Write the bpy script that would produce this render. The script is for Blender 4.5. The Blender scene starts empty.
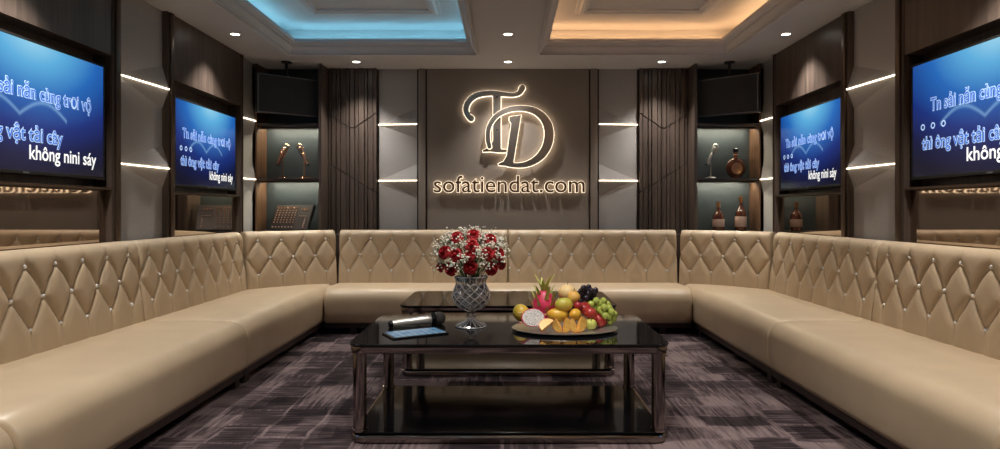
import bpy, bmesh, math, random
import numpy as np
from mathutils import Matrix, Vector, Euler
random.seed(7)
C = bpy.context.scene.collection
PI = math.pi
R = math.radians

# ------------------------------------------------------------------ camera
cam_d = bpy.data.cameras.new('camera')
cam = bpy.data.objects.new('camera', cam_d)
C.objects.link(cam)
cam.location = (0, 0, 1.08)
cam.rotation_euler = (R(90), 0, 0)
cam_d.sensor_width = 36
cam_d.lens = 36 * 640 / 1000
cam_d.shift_x = -0.008
cam_d.shift_y = -0.0145
cam_d.clip_start = 0.05
sc = bpy.context.scene
sc.camera = cam
# ------------------------------------------------------------------ world, exposure
w = bpy.data.worlds.new('world')
sc.world = w
w.use_nodes = True
w.node_tree.nodes['Background'].inputs[0].default_value = (0.9, 0.8, 0.75, 1)
w.node_tree.nodes['Background'].inputs[1].default_value = 0.02
sc.view_settings.view_transform = 'Standard'
sc.view_settings.look = 'None'
sc.view_settings.exposure = 0.0
sc.view_settings.gamma = 1.0
sc.view_settings.use_curve_mapping = False
sc.cycles.use_denoising = True
sc.cycles.max_bounces = 10
sc.cycles.transmission_bounces = 8
sc.cycles.sample_clamp_indirect = 4.0
DOWN_W = 92.0            # watts of one ceiling downlight
DOWN_COL = (1.0, 0.945, 0.88)
COVE_COOL = ((0.24, 0.60, 0.76), 18.0)
COVE_WARM = ((1.0, 0.56, 0.25), 21.0)
STRIP = ((1.0, 0.82, 0.60), 7.0)
SHELF_STRIP = ((1.0, 0.93, 0.70), 100.0)
SIGN = ((1.0, 0.82, 0.60), 3.0)
H = 2.5

# ------------------------------------------------------------------ materials
def new_mat(name):
    m = bpy.data.materials.new(name)
    m.use_nodes = True
    nt = m.node_tree
    b = nt.nodes['Principled BSDF']
    return m, nt, b

def nd(nt, t, **kw):
    n = nt.nodes.new(t)
    for k, v in kw.items():
        setattr(n, k, v)
    return n

def srgb(r, g, b):
    f = lambda c: (c / 255 / 12.92) if c / 255 <= 0.04045 else ((c / 255 + 0.055) / 1.055) ** 2.4
    return (f(r), f(g), f(b))

def coords(nt, scale=(1, 1, 1), kind='Object', rot=(0, 0, 0)):
    tc = nd(nt, 'ShaderNodeTexCoord')
    mp = nd(nt, 'ShaderNodeMapping')
    mp.inputs['Scale'].default_value = scale
    mp.inputs['Rotation'].default_value = rot
    nt.links.new(tc.outputs[kind], mp.inputs['Vector'])
    return mp.outputs['Vector']

def ramp(nt, fac, stops):
    r = nd(nt, 'ShaderNodeValToRGB')
    e = r.color_ramp.elements
    while len(e) < len(stops):
        e.new(0.5)
    for i, (p, c) in enumerate(stops):
        e[i].position = p
        e[i].color = (*c, 1)
    nt.links.new(fac, r.inputs[0])
    return r.outputs[0]

def mixc(nt, fac, a, b, mode='MIX'):
    m = nd(nt, 'ShaderNodeMix', data_type='RGBA', blend_type=mode)
    for i, v in ((0, fac), (6, a), (7, b)):
        if hasattr(v, 'links') or hasattr(v, 'is_linked'):
            nt.links.new(v, m.inputs[i])
        elif isinstance(v, (int, float)):
            m.inputs[i].default_value = v
        else:
            m.inputs[i].default_value = (*v, 1)
    return m.outputs[2]

def mth(nt, op, a, b=None, c=None):
    m = nd(nt, 'ShaderNodeMath', operation=op)
    for i, v in enumerate((a, b, c)):
        if v is None:
            continue
        if isinstance(v, (int, float)):
            m.inputs[i].default_value = v
        else:
            nt.links.new(v, m.inputs[i])
    return m.outputs[0]

def simple(name, col, rough=0.5, metal=0.0, var=0.12, scale=8.0, bump=0.0, bscale=120.0, stretch=(1, 1, 1), spec=None, coat=0.0):
    m, nt, b = new_mat(name)
    n = nd(nt, 'ShaderNodeTexNoise')
    n.inputs['Scale'].default_value = scale
    n.inputs['Detail'].default_value = 4
    nt.links.new(coords(nt, stretch), n.inputs['Vector'])
    lo = tuple(max(0, c * (1 - var)) for c in col)
    hi = tuple(min(1, c * (1 + var)) for c in col)
    nt.links.new(ramp(nt, n.outputs['Fac'], [(0.3, lo), (0.7, hi)]), b.inputs['Base Color'])
    b.inputs['Roughness'].default_value = rough
    b.inputs['Metallic'].default_value = metal
    if spec is not None:
        b.inputs['Specular IOR Level'].default_value = spec
    b.inputs['Coat Weight'].default_value = coat
    if bump:
        n2 = nd(nt, 'ShaderNodeTexNoise')
        n2.inputs['Scale'].default_value = bscale
        n2.inputs['Detail'].default_value = 3
        nt.links.new(coords(nt), n2.inputs['Vector'])
        bp = nd(nt, 'ShaderNodeBump')
        bp.inputs['Strength'].default_value = bump
        bp.inputs['Distance'].default_value = 0.004
        nt.links.new(n2.outputs['Fac'], bp.inputs['Height'])
        nt.links.new(bp.outputs['Normal'], b.inputs['Normal'])
    return m

def wood(name, dark, light, rough=0.38):
    m, nt, b = new_mat(name)
    n = nd(nt, 'ShaderNodeTexNoise')
    n.inputs['Scale'].default_value = 1.0
    n.inputs['Detail'].default_value = 8
    n.inputs['Roughness'].default_value = 0.65
    nt.links.new(coords(nt, (38, 38, 1.1)), n.inputs['Vector'])
    n2 = nd(nt, 'ShaderNodeTexNoise')
    n2.inputs['Scale'].default_value = 1.0
    n2.inputs['Detail'].default_value = 3
    nt.links.new(coords(nt, (7, 7, 0.3)), n2.inputs['Vector'])
    f = mth(nt, 'ADD', mth(nt, 'MULTIPLY', n.outputs['Fac'], 0.65), mth(nt, 'MULTIPLY', n2.outputs['Fac'], 0.35))
    nt.links.new(ramp(nt, f, [(0.36, dark), (0.64, light)]), b.inputs['Base Color'])
    b.inputs['Roughness'].default_value = rough
    bp = nd(nt, 'ShaderNodeBump')
    bp.inputs['Strength'].default_value = 0.12
    bp.inputs['Distance'].default_value = 0.002
    nt.links.new(n.outputs['Fac'], bp.inputs['Height'])
    nt.links.new(bp.outputs['Normal'], b.inputs['Normal'])
    return m

def emit(name, col, strength):
    m, nt, b = new_mat(name)
    b.inputs['Base Color'].default_value = (*[c * 0.5 for c in col], 1)
    b.inputs['Emission Color'].default_value = (*col, 1)
    b.inputs['Emission Strength'].default_value = strength
    return m

M = {}
M['leather'] = simple('beige leather', srgb(196, 175, 146), 0.38, var=0.06, scale=5, bump=0.10, bscale=260)
M['piping'] = simple('leather seam', srgb(150, 122, 84), 0.5)
M['wood'] = wood('dark walnut', srgb(57, 48, 43), srgb(101, 87, 78))
M['wood_lit'] = wood('lit brown walnut', srgb(72, 50, 36), srgb(120, 88, 64), 0.45)  # lighter walnut copy, glow of the shelf strips put into the colour
M['plinth'] = wood('plinth wood', srgb(30, 21, 20), srgb(52, 38, 35), 0.5)
M['bronze_trim'] = simple('dark bronze trim', srgb(92, 76, 64), 0.3, 0.7, var=0.1)
M['fabric_panel'] = simple('grey woven panel', srgb(166, 163, 161), 0.8, var=0.08, scale=90, bump=0.25, bscale=400)
M['taupe'] = simple('taupe lacquer', srgb(138, 128, 119), 0.5, var=0.04, scale=3)
M['groove'] = simple('dark groove', srgb(36, 31, 29), 0.6)
M['plaster'] = simple('ceiling paint', srgb(184, 183, 186), 0.85, var=0.03, scale=3)
M['cornice'] = simple('cornice paint', srgb(190, 189, 192), 0.6, var=0.03, scale=3)
M['black'] = simple('matt black', srgb(18, 18, 19), 0.55, var=0.2)
M['black_gloss'] = simple('black plastic', srgb(14, 14, 16), 0.25, var=0.1)
M['niche_back'] = simple('blue black lacquer', srgb(54, 62, 66), 0.5, var=0.06, scale=4)
M['grille'] = simple('speaker grille', srgb(40, 41, 43), 0.7, var=0.3, scale=300, bump=0.5, bscale=500)
M['steel_frame'] = simple('grey steel edge', srgb(112, 112, 115), 0.4, 0.5)
M['chrome'] = simple('smoked chrome', srgb(158, 148, 142), 0.12, 1.0, var=0.05, scale=6)
M['silver'] = simple('silver metal', srgb(214, 210, 205), 0.36, 1.0, var=0.05)
M['tray'] = simple('silver tray', srgb(186, 182, 176), 0.28, 0.8, var=0.05)
M['black_glass'] = simple('black glass', (0.006, 0.006, 0.007), 0.06, 0.0, var=0.1, spec=0.45)
M['smoked_glass'] = simple('smoked shelf glass', (0.006, 0.006, 0.007), 0.08, 0.0, var=0.1, spec=0.12)
M['bronze_metal'] = simple('antique bronze', srgb(232, 178, 146), 0.22, 1.0, var=0.1, scale=40)
M['sign_metal'] = simple('polished sign metal', srgb(214, 204, 194), 0.32, 1.0, var=0.03)
M['strip'] = emit('warm light strip', *STRIP)
M['shelf_strip'] = emit('shelf light strip', *SHELF_STRIP)
M['cove_cool'] = emit('cool cove light', *COVE_COOL)
M['cove_warm'] = emit('warm cove light', *COVE_WARM)
M['halo'] = emit('sign halo light', *SIGN)
M['halo_soft'] = emit('letter halo light', SIGN[0], 1.5)
M['letter_metal'] = simple('brown sign metal', srgb(124, 92, 68), 0.4, 0.7, var=0.03)
M['lamp'] = emit('downlight lens', (1.0, 0.93, 0.82), 12.0)
M['crystal_button'] = simple('crystal button', srgb(250, 248, 244), 0.12, 0.15, var=0.03, coat=0.8)

def glass(name, col, ior=1.5, rough=0.0):
    m, nt, b = new_mat(name)
    b.inputs['Base Color'].default_value = (*col, 1)
    b.inputs['Transmission Weight'].default_value = 1
    b.inputs['IOR'].default_value = ior
    b.inputs['Roughness'].default_value = rough
    return m
M['crystal'] = glass('cut crystal', (0.97, 0.97, 0.97), 1.52)
M['bottle_glass'] = glass('clear bottle glass', (0.95, 0.80, 0.66), 1.48)
M['amber'] = simple('amber spirit bottle', srgb(84, 38, 20), 0.08, var=0.2, scale=10, coat=0.8)
M['label'] = simple('pale bottle label', srgb(186, 158, 142), 0.6, var=0.1, scale=30)
M['gold'] = simple('copper gold cap', srgb(190, 140, 100), 0.3, 0.9)

def crystal_mat():
    m, nt, b = new_mat('cut lead crystal')
    b.inputs['Base Color'].default_value = (1, 1, 1, 1)
    b.inputs['Transmission Weight'].default_value = 1.0
    b.inputs['IOR'].default_value = 1.5
    b.inputs['Roughness'].default_value = 0.0
    g = nd(nt, 'ShaderNodeBsdfGlossy')
    g.inputs['Color'].default_value = (0.95, 0.95, 0.95, 1)
    g.inputs['Roughness'].default_value = 0.22
    mx = nd(nt, 'ShaderNodeMixShader')
    mx.inputs[0].default_value = 0.25
    nt.links.new(b.outputs[0], mx.inputs[1])
    nt.links.new(g.outputs[0], mx.inputs[2])
    nt.links.new(mx.outputs[0], nt.nodes['Material Output'].inputs['Surface'])
    return m
M['crystal'] = crystal_mat()

def mirror_mat():
    m, nt, b = new_mat('bronze mirror')
    b.inputs['Base Color'].default_value = (*srgb(192, 178, 164), 1)
    b.inputs['Metallic'].default_value = 1
    b.inputs['Roughness'].default_value = 0.03
    return m
M['mirror'] = mirror_mat()

def carpet_mat():
    m, nt, b = new_mat('patterned carpet')
    v = coords(nt, (1, 1, 1))
    dis = nd(nt, 'ShaderNodeTexNoise')
    dis.inputs['Scale'].default_value = 5.0
    dis.inputs['Detail'].default_value = 3
    nt.links.new(v, dis.inputs['Vector'])
    va = nd(nt, 'ShaderNodeVectorMath', operation='MULTIPLY_ADD')
    va.inputs[1].default_value = (0.07, 0.07, 0)
    nt.links.new(dis.outputs['Color'], va.inputs[0])
    nt.links.new(v, va.inputs[2])
    def bricks(rot, wd, row, off, mort):
        mp = nd(nt, 'ShaderNodeMapping')
        mp.inputs['Rotation'].default_value = (0, 0, R(rot))
        nt.links.new(va.outputs[0], mp.inputs['Vector'])
        br = nd(nt, 'ShaderNodeTexBrick')
        br.offset = off
        br.squash = 0.55
        br.squash_frequency = 3
        br.inputs['Color1'].default_value = (0, 0, 0, 1)
        br.inputs['Color2'].default_value = (1, 1, 1, 1)
        br.inputs['Mortar'].default_value = (0.5, 0.5, 0.5, 1)
        br.inputs['Scale'].default_value = 1.0
        br.inputs['Mortar Size'].default_value = mort
        br.inputs['Mortar Smooth'].default_value = 0.6
        br.inputs['Brick Width'].default_value = wd
        br.inputs['Row Height'].default_value = row
        nt.links.new(mp.outputs['Vector'], br.inputs['Vector'])
        return br
    b1 = bricks(0, 0.34, 0.17, 0.37, 0.010)
    b2 = bricks(90, 0.44, 0.23, 0.43, 0.014)
    def hatchn(sc_):
        n_ = nd(nt, 'ShaderNodeTexNoise')
        n_.inputs['Scale'].default_value = 1
        n_.inputs['Detail'].default_value = 5
        n_.inputs['Roughness'].default_value = 0.6
        nt.links.new(coords(nt, sc_), n_.inputs['Vector'])
        return n_.outputs['Fac']
    sel = mth(nt, 'GREATER_THAN', b2.outputs['Color'], 0.45)
    hatch = mixc(nt, sel, hatchn((4, 60, 1)), hatchn((60, 4, 1)))
    big = nd(nt, 'ShaderNodeTexNoise')
    big.inputs['Scale'].default_value = 3.5
    big.inputs['Detail'].default_value = 4
    nt.links.new(v, big.inputs['Vector'])
    f = mth(nt, 'MULTIPLY', hatch, 0.62)
    for o_, k_ in ((b1.outputs['Color'], 0.19), (b2.outputs['Color'], 0.17), (b1.outputs['Fac'], 0.03), (b2.outputs['Fac'], 0.04), (big.outputs['Fac'], 0.42)):
        f = mth(nt, 'ADD', f, mth(nt, 'MULTIPLY', o_, k_))
    col = ramp(nt, f, [(0.52, srgb(24, 18, 20)), (0.67, srgb(58, 48, 51)), (0.86, srgb(124, 108, 108))])
    nt.links.new(col, b.inputs['Base Color'])
    b.inputs['Roughness'].default_value = 0.95
    b.inputs['Specular IOR Level'].default_value = 0.15
    fine = nd(nt, 'ShaderNodeTexNoise')
    fine.inputs['Scale'].default_value = 260
    nt.links.new(v, fine.inputs['Vector'])
    bp = nd(nt, 'ShaderNodeBump')
    bp.inputs['Strength'].default_value = 0.5
    bp.inputs['Distance'].default_value = 0.006
    nt.links.new(fine.outputs['Fac'], bp.inputs['Height'])
    nt.links.new(bp.outputs['Normal'], b.inputs['Normal'])
    return m
M['carpet'] = carpet_mat()

def screen_mat(wd, ht):
    """karaoke picture: blue water light with two pale arcs; the screen gives off light"""
    m, nt, b = new_mat('karaoke picture')
    b.inputs['Base Color'].default_value = (0.004, 0.004, 0.006, 1)
    b.inputs['Roughness'].default_value = 0.2
    tc = nd(nt, 'ShaderNodeTexCoord')
    sp = nd(nt, 'ShaderNodeSeparateXYZ')
    nt.links.new(tc.outputs['Object'], sp.inputs[0])
    u = mth(nt, 'ADD', mth(nt, 'DIVIDE', sp.outputs[0], wd), 0.5)
    v = mth(nt, 'DIVIDE', sp.outputs[2], ht)
    du = mth(nt, 'MULTIPLY', mth(nt, 'SUBTRACT', u, 0.54), 1.05)
    dv = mth(nt, 'MULTIPLY', mth(nt, 'SUBTRACT', v, 1.04), 0.95)
    dist = mth(nt, 'SQRT', mth(nt, 'ADD', mth(nt, 'MULTIPLY', du, du), mth(nt, 'MULTIPLY', dv, dv)))
    base = ramp(nt, dist, [(0.0, srgb(160, 220, 242)), (0.2, srgb(92, 176, 224)), (0.42, srgb(34, 104, 186)), (0.66, srgb(14, 44, 122)), (0.84, srgb(8, 20, 66)), (1.0, srgb(4, 8, 34))])
    glow = None
    for (cu, cv, amp, wid, side, th) in ((0.47, 0.44, 0.11, 0.27, 1, 0.016), (0.47, 0.44, 0.11, 0.27, -1, 0.016)):
        x = mth(nt, 'MULTIPLY', mth(nt, 'SUBTRACT', u, cu), side / wid)
        arc = mth(nt, 'MULTIPLY', mth(nt, 'SINE', mth(nt, 'MULTIPLY', x, PI)), amp)
        e = mth(nt, 'DIVIDE', mth(nt, 'SUBTRACT', v, mth(nt, 'ADD', arc, cv)), th)
        g = mth(nt, 'EXPONENT', mth(nt, 'MULTIPLY', mth(nt, 'MULTIPLY', e, e), -1))
        g = mth(nt, 'MULTIPLY', g, mth(nt, 'MULTIPLY', mth(nt, 'GREATER_THAN', x, 0.0), mth(nt, 'LESS_THAN', x, 1.0)))
        glow = g if glow is None else mth(nt, 'ADD', glow, g)
    col = mixc(nt, mth(nt, 'MULTIPLY', glow, 0.42), base, srgb(150, 200, 240))
    nt.links.new(col, b.inputs['Emission Color'])
    b.inputs['Emission Strength'].default_value = 0.95
    return m
M['text_white'] = emit('white lyric', (0.9, 0.9, 0.88), 1.0)
M['text_pale'] = emit('pale lyric edge', srgb(178, 205, 240), 0.9)
M['text_blue'] = emit('blue lyric', srgb(44, 96, 190), 0.9)

# ------------------------------------------------------------------ mesh helper
class MB:
    def __init__(s):
        s.v = []
        s.f = []

    def add(s, verts, faces, mat=None):
        o = len(s.v)
        for p in verts:
            p = Vector(p)
            s.v.append(mat @ p if mat else p)
        s.f += [[i + o for i in f] for f in faces]
        return s

    def box(s, x0, x1, y0, y1, z0, z1, bev=0.0, mat=None):
        if x0 > x1: x0, x1 = x1, x0
        if y0 > y1: y0, y1 = y1, y0
        if bev <= 0:
            v = [(x, y, z) for z in (z0, z1) for y in (y0, y1) for x in (x0, x1)]
            return s.add(v, [(0, 2, 3, 1), (4, 5, 7, 6), (0, 1, 5, 4), (2, 6, 7, 3), (0, 4, 6, 2), (1, 3, 7, 5)], mat)
        bm = bmesh.new()
        bmesh.ops.create_cube(bm, size=1)
        for q in bm.verts:
            q.co = Vector(((x0 + x1) / 2 + q.co.x * (x1 - x0), (y0 + y1) / 2 + q.co.y * (y1 - y0), (z0 + z1) / 2 + q.co.z * (z1 - z0)))
        bmesh.ops.bevel(bm, geom=bm.edges[:], offset=bev, segments=2, affect='EDGES', profile=0.5)
        bm.verts.index_update()
        s.add([q.co.copy() for q in bm.verts], [[q.index for q in f.verts] for f in bm.faces], mat)
        bm.free()
        return s

    def loft(s, rings, cap0=True, cap1=True, closed=True, mat=None):
        n = len(rings[0])
        vs = [p for r in rings for p in r]
        fs = []
        for i in range(len(rings) - 1):
            for j in range(n if closed else n - 1):
                k = (j + 1) % n
                fs.append((i * n + j, i * n + k, (i + 1) * n + k, (i + 1) * n + j))
        if cap0: fs.append(tuple(reversed(range(n))))
        if cap1: fs.append(tuple(range((len(rings) - 1) * n, len(rings) * n)))
        return s.add(vs, fs, mat)

    def lathe(s, prof, seg=24, c=(0, 0, 0), fn=None, mat=None, cap=True):
        rings = []
        for (r, z) in prof:
            ring = []
            for k in range(seg):
                a = 2 * PI * k / seg
                rr = max(1e-4, r if fn is None else fn(r, z, a))
                ring.append((c[0] + rr * math.cos(a), c[1] + rr * math.sin(a), c[2] + z))
            rings.append(ring)
        return s.loft(rings, cap, cap, True, mat)

    def tube(s, pts, rad, seg=8, mat=None):
        pts = [Vector(p) for p in pts]
        rads = rad if isinstance(rad, (list, tuple)) else [rad] * len(pts)
        rings = []
        up = Vector((0.13, 0.27, 0.95)).normalized()
        for i, p in enumerate(pts):
            t = (pts[min(i + 1, len(pts) - 1)] - pts[max(i - 1, 0)]).normalized()
            u = up if abs(t.dot(up)) < 0.95 else Vector((1, 0, 0))
            a = t.cross(u).normalized()
            b = t.cross(a)
            rings.append([p + (a * math.cos(2 * PI * k / seg) + b * math.sin(2 * PI * k / seg)) * rads[i] for k in range(seg)])
        return s.loft(rings, mat=mat)

    def ell(s, c, r, seg=16, rings=10, mat=None, fn=None):
        vs, fs = [], []
        rx, ry, rz = r if isinstance(r, (tuple, list)) else (r, r, r)
        rr = []
        for i in range(rings + 1):
            t = -PI / 2 + PI * i / rings
            row = []
            for k in range(seg):
                a = 2 * PI * k / seg
                ct = max(math.cos(t), 1e-3)
                p = Vector((ct * math.cos(a), ct * math.sin(a), math.sin(t)))
                if fn: p = fn(p)
                p = Vector((p.x * rx, p.y * ry, p.z * rz))
                if mat: p = mat @ p
                row.append(p + Vector(c))
            rr.append(row)
        return s.loft(rr)

    def build(s, name, mat, parent=None, loc=(0, 0, 0), world=False, sharp=35, smooth=True):
        off = Vector(loc)
        if world and parent is not None:
            off = off + parent.location
        me = bpy.data.meshes.new(name)
        me.from_pydata([p - off for p in s.v] if off.length > 0 else s.v, [], s.f)
        bm = bmesh.new()
        bm.from_mesh(me)
        bmesh.ops.recalc_face_normals(bm, faces=bm.faces)
        bm.to_mesh(me)
        bm.free()
        if smooth:
            me.polygons.foreach_set('use_smooth', [True] * len(me.polygons))
            me.set_sharp_from_angle(angle=R(sharp))
        me.materials.append(M[mat] if isinstance(mat, str) else mat)
        o = bpy.data.objects.new(name, me)
        C.objects.link(o)
        if parent is not None:
            o.parent = parent
        o.location = loc
        return o

def tag(o, label=None, cat=None, group=None, kind=None):
    if label: o['label'] = label
    if cat: o['category'] = cat
    if group: o['group'] = group
    if kind: o['kind'] = kind
    return o

def thing(name, label, cat, loc=(0, 0, 0), rotz=0.0, group=None):
    o = bpy.data.objects.new(name, None)
    o.empty_display_size = 0.05
    C.objects.link(o)
    o.location = loc
    o.rotation_euler = (0, 0, rotz)
    return tag(o, label, cat, group)

def struct(name, mb, mat, sharp=30):
    return tag(mb.build(name, mat, sharp=sharp), kind='structure')

def dup(o, parent=None):
    c = o.copy()
    C.objects.link(c)
    c.parent = parent
    for ch in list(o.children):
        dup(ch, c)
    return c

def link_copy(o, parent, loc):
    c = o.copy()
    C.objects.link(c)
    c.parent = parent
    c.location = loc
    return c

def rrect(x0, x1, y0, y1, r, seg=6):
    out = []
    for (cx, cy, a0) in ((x1 - r, y1 - r, 0), (x0 + r, y1 - r, 90), (x0 + r, y0 + r, 180), (x1 - r, y0 + r, 270)):
        for k in range(seg + 1):
            a = R(a0 + 90 * k / seg)
            out.append((cx + r * math.cos(a), cy + r * math.sin(a)))
    return out

def plate(mb, x0, x1, y0, y1, r, layers):
    mb.loft([[(x, y, z) for (x, y) in rrect(x0 + i, x1 - i, y0 + i, y1 - i, max(r - i, 0.004))] for (z, i) in layers])
    return mb

# ------------------------------------------------------------------ room shell
XW = 2.45
struct('floor', MB().box(-2.75, 2.75, -1.5, 6.7, -0.08, 0), 'carpet')
COF = [(-2.0, -0.27), (0.27, 2.0)]
CY0, CY1 = 1.6, 5.82
c = MB()
for (x0, x1) in ((-2.75, -2.0), (-0.27, 0.27), (2.0, 2.75)):
    c.box(x0, x1, CY0, CY1, H, H + 0.05)
c.box(-2.75, 2.75, -1.5, CY0, H, H + 0.05)
c.box(-2.75, 2.75, CY1, 6.7, H, H + 0.05)
struct('ceiling', c, 'plaster')
PROF = [(0.0, 2.484), (0.016, 2.484), (0.016, 2.503), (0.030, 2.503), (0.032, 2.514), (0.046, 2.534), (0.060, 2.546), (0.060, 2.557), (0.074, 2.557), (0.078, 2.570), (0.088, 2.578), (0.096, 2.580), (0.096, 2.612), (0.085, 2.614), (-0.20, 2.614)]
def sweep_rect(mb, x0, x1, y0, y1, prof):
    mb.loft([[(x0 + o, y0 + o, z), (x1 - o, y0 + o, z), (x1 - o, y1 - o, z), (x0 + o, y1 - o, z)] for (o, z) in prof], False, False)
    return mb
for i, (x0, x1) in enumerate(COF):
    side = ('left', 'right')[i]
    m = MB()
    sweep_rect(m, x0, x1, CY0, CY1, PROF)
    struct('trim_%d' % (1 + i), m, 'cornice')
    m = MB()      # cove wall and raised ceiling
    g = 0.2
    sweep_rect(m, x0 - g, x1 + g, CY0 - g, CY1 + g, [(0, 2.60), (0, 2.71), (0.012, 2.725), (0.012, 2.765)])
    m.box(x0 - g, x1 + g, CY0 - g, CY1 + g, 2.765, 2.80)
    struct('ceiling_coffer_%s' % side, m, 'plaster')
    m = MB()
    sweep_rect(m, x0 + 0.29, x1 - 0.29, CY0 + 0.29, CY1 - 0.35, [(0, 2.767), (0.0, 2.752), (0.03, 2.748), (0.045, 2.735), (0.075, 2.735), (0.085, 2.745), (0.105, 2.750), (0.11, 2.766)])
    struct('trim_%d' % (3 + i), m, 'cornice')
    # light strips hidden behind the cornice lip
    root = thing('cove_light', ('cool blue light strip' if i == 0 else 'amber light strip') + ' hidden behind the cornice of the %s ceiling recess' % side, 'light strip', ((x0 + x1) / 2, 3.7, 2.614), 0)
    a = 0.07
    for (bx0, bx1, by0, by1) in ((x0 - a, x0 - a + .02, CY0, CY1), (x1 + a - .02, x1 + a, CY0, CY1), (x0, x1, CY0 - a, CY0 - a + .02), (x0, x1, CY1 + a - .02, CY1 + a)):
        MB().box(bx0, bx1, by0, by1, 2.615, 2.623).build('led_strip', ('cove_cool', 'cove_warm')[i], root, world=True)

struct('wall_back', MB().box(-2.75, 2.75, 6.55, 6.68, 0, 2.75), 'wood')
struct('wall_front', MB().box(-2.75, 2.75, -1.5, -1.4, 0, 2.5), 'wood')
tn = [5]
def trim(mb, mat):
    o = struct('trim_%d' % tn[0], mb, mat)
    tn[0] += 1
    return o

def X(sx, d):            # d metres inward from the wall face
    return sx * (XW - d)

for sx, side in ((-1, 'left'), (1, 'right')):
    wm = MB().box(sx * 2.55, sx * 2.72, -1.4, 6.55, 0, 2.5)
    # cladding that is not recessed: rear part of the room, and above the two screen bays
    struct('wall_%s' % side, wm, 'wood')
    trim(MB().box(X(sx, -0.1), X(sx, 0.02), -1.4, 2.50, 0, 2.5), 'wood')
    for (a, b_) in ((2.50, 3.93), (4.67, 5.82)):
        trim(MB().box(X(sx, -0.1), X(sx, 0.015), a, b_, 2.03, 2.5), 'wood')
        trim(MB().box(X(sx, -0.1), X(sx, 0.02), a, b_, 1.203, 1.217), 'bronze_trim')       # ledge
        trim(MB().box(X(sx, -0.1), X(sx, 0.015), a, b_, 0.0, 0.86), 'wood')                # below the mirror
    # slim posts that frame the bays
    for (a, b_) in ((3.93, 4.02), (4.57, 4.67), (5.82, 5.87)):
        m = MB().box(X(sx, -0.1), X(sx, 0.02), a, b_, 0, 2.5)
        trim(m, 'wood')
        m = MB().box(X(sx, 0.02), X(sx, 0.032), a + 0.025, b_ - 0.02, 0, 2.5, 0.003)
        trim(m, 'bronze_trim')
    # tinted mirrors under the screens
    for (a, b_, wh) in ((2.50, 3.93, 'nearer'), (4.67, 5.82, 'farther')):
        t = thing('mirror_panel', 'bronze tinted mirror under the %s television on the %s wall' % (wh, side), 'mirror', (X(sx, -0.05), (a + b_) / 2, 0.86))
        MB().box(X(sx, -0.1), X(sx, -0.02), a, b_, 0.862, 1.202).build('mirror_glass', 'mirror', t, world=True)
        for (za_, zb_) in ((0.862, 0.872), (1.194, 1.202)):
            MB().box(X(sx, -0.0195), X(sx, -0.012), a, b_, za_, zb_).build('mirror_frame', 'bronze_trim', t, world=True)
    # back wainscot and corner ledges hidden behind the sofa
    trim(MB().loft([[(sx * 2.43, 5.62, z), (sx * 2.43, 6.2, z), (sx * 1.75, 6.2, z)] for z in (0, 0.86)]), 'wood')
trim(MB().box(-1.78, 1.78, 6.28, 6.42, 0, 0.84), 'wood')

# ---------------------------------------------------------------- fabric panels with light strips
ZS = (1.94, 1.375)
def panel(label, a, b_, to, depth=0.05, back=0.06):
    """to(u, w, z) maps panel coordinates (u along the wall, w out of the wall) to the room; the far end u=b_ swells at each strip"""
    t = thing('fabric_wall_panel', label, 'wall panel', to((a + b_) / 2, 0, 0.0), 0)
    m = MB()
    zs = [0.0]
    V = []
    F = []
    def vv(u, w_, z):
        V.append(to(u, w_, z))
        return len(V) - 1
    levels = []
    for z in sorted(ZS):
        levels.append(('flat', z - 0.14)); levels.append(('ridge', z)); levels.append(('flat', z + 0.17))
    pts = [(vv(a, 0, 0), vv(b_, 0, 0))]
    for k, z in levels:
        pts.append((vv(a, 0, z), vv(b_, 0 if k == 'flat' else depth, z)))
    pts.append((vv(a, 0, H), vv(b_, 0, H)))
    for i in range(len(pts) - 1):
        l0, r0 = pts[i]; l1, r1 = pts[i + 1]
        if i == 0 or i == len(pts) - 2 or (i % 3 == 0):
            F.append((l0, r0, r1, l1))
        elif i % 3 == 1:                      # below a ridge
            F.append((l0, r0, l1)); F.append((r0, r1, l1))
        else:
            F.append((l0, r0, r1)); F.append((l0, r1, l1))
    nl = len(pts)
    B = [(vv(a, -back, 0), vv(b_, -back, 0)), (vv(a, -back, H), vv(b_, -back, H))]
    F.append((B[0][0], B[1][0], B[1][1], B[0][1]))
    F.append([p[0] for p in pts] + [B[1][0], B[0][0]])
    F.append([p[1] for p in pts] + [B[1][1], B[0][1]])
    F.append((pts[0][0], pts[0][1], B[0][1], B[0][0]))
    F.append((pts[-1][0], pts[-1][1], B[1][1], B[1][0]))
    m.add(V, F)
    m.build('panel_board', 'fabric_panel', t, world=True, sharp=5)
    for z in ZS:
        s = MB()
        q = [to(a + 0.004, 0.0, z - 0.003), to(a + 0.004, 0.0, z + 0.003), to(a + 0.004, 0.007, z + 0.003), to(a + 0.004, 0.007, z - 0.003)]
        q2 = [to(b_ - 0.004, depth, z - 0.003), to(b_ - 0.004, depth, z + 0.003), to(b_ - 0.004, depth + 0.007, z + 0.003), to(b_ - 0.004, depth + 0.007, z - 0.003)]
        s.loft([q, q2])
        s.build('led_strip', 'strip', t, world=True)
    return t

for sx, side in ((-1, 'left'), (1, 'right')):
    panel('wide grey fabric panel with two light strips between the televisions on the %s wall' % side, 4.02, 4.57, lambda u, w_, z: Vector((X(sx, w_ - 0.02), u, z)))
    panel('narrow grey fabric panel with two light strips between television and cabinet, %s wall' % side, 5.87, 6.185, lambda u, w_, z: Vector((X(sx, w_ - 0.02), u, z)), 0.03)
    panel('grey fabric panel with two light strips %s of the glowing sign, back wall' % side, 1.305, 0.915, lambda u, w_, z: Vector((sx * u, 6.46 - w_, z)), 0.05)

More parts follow.
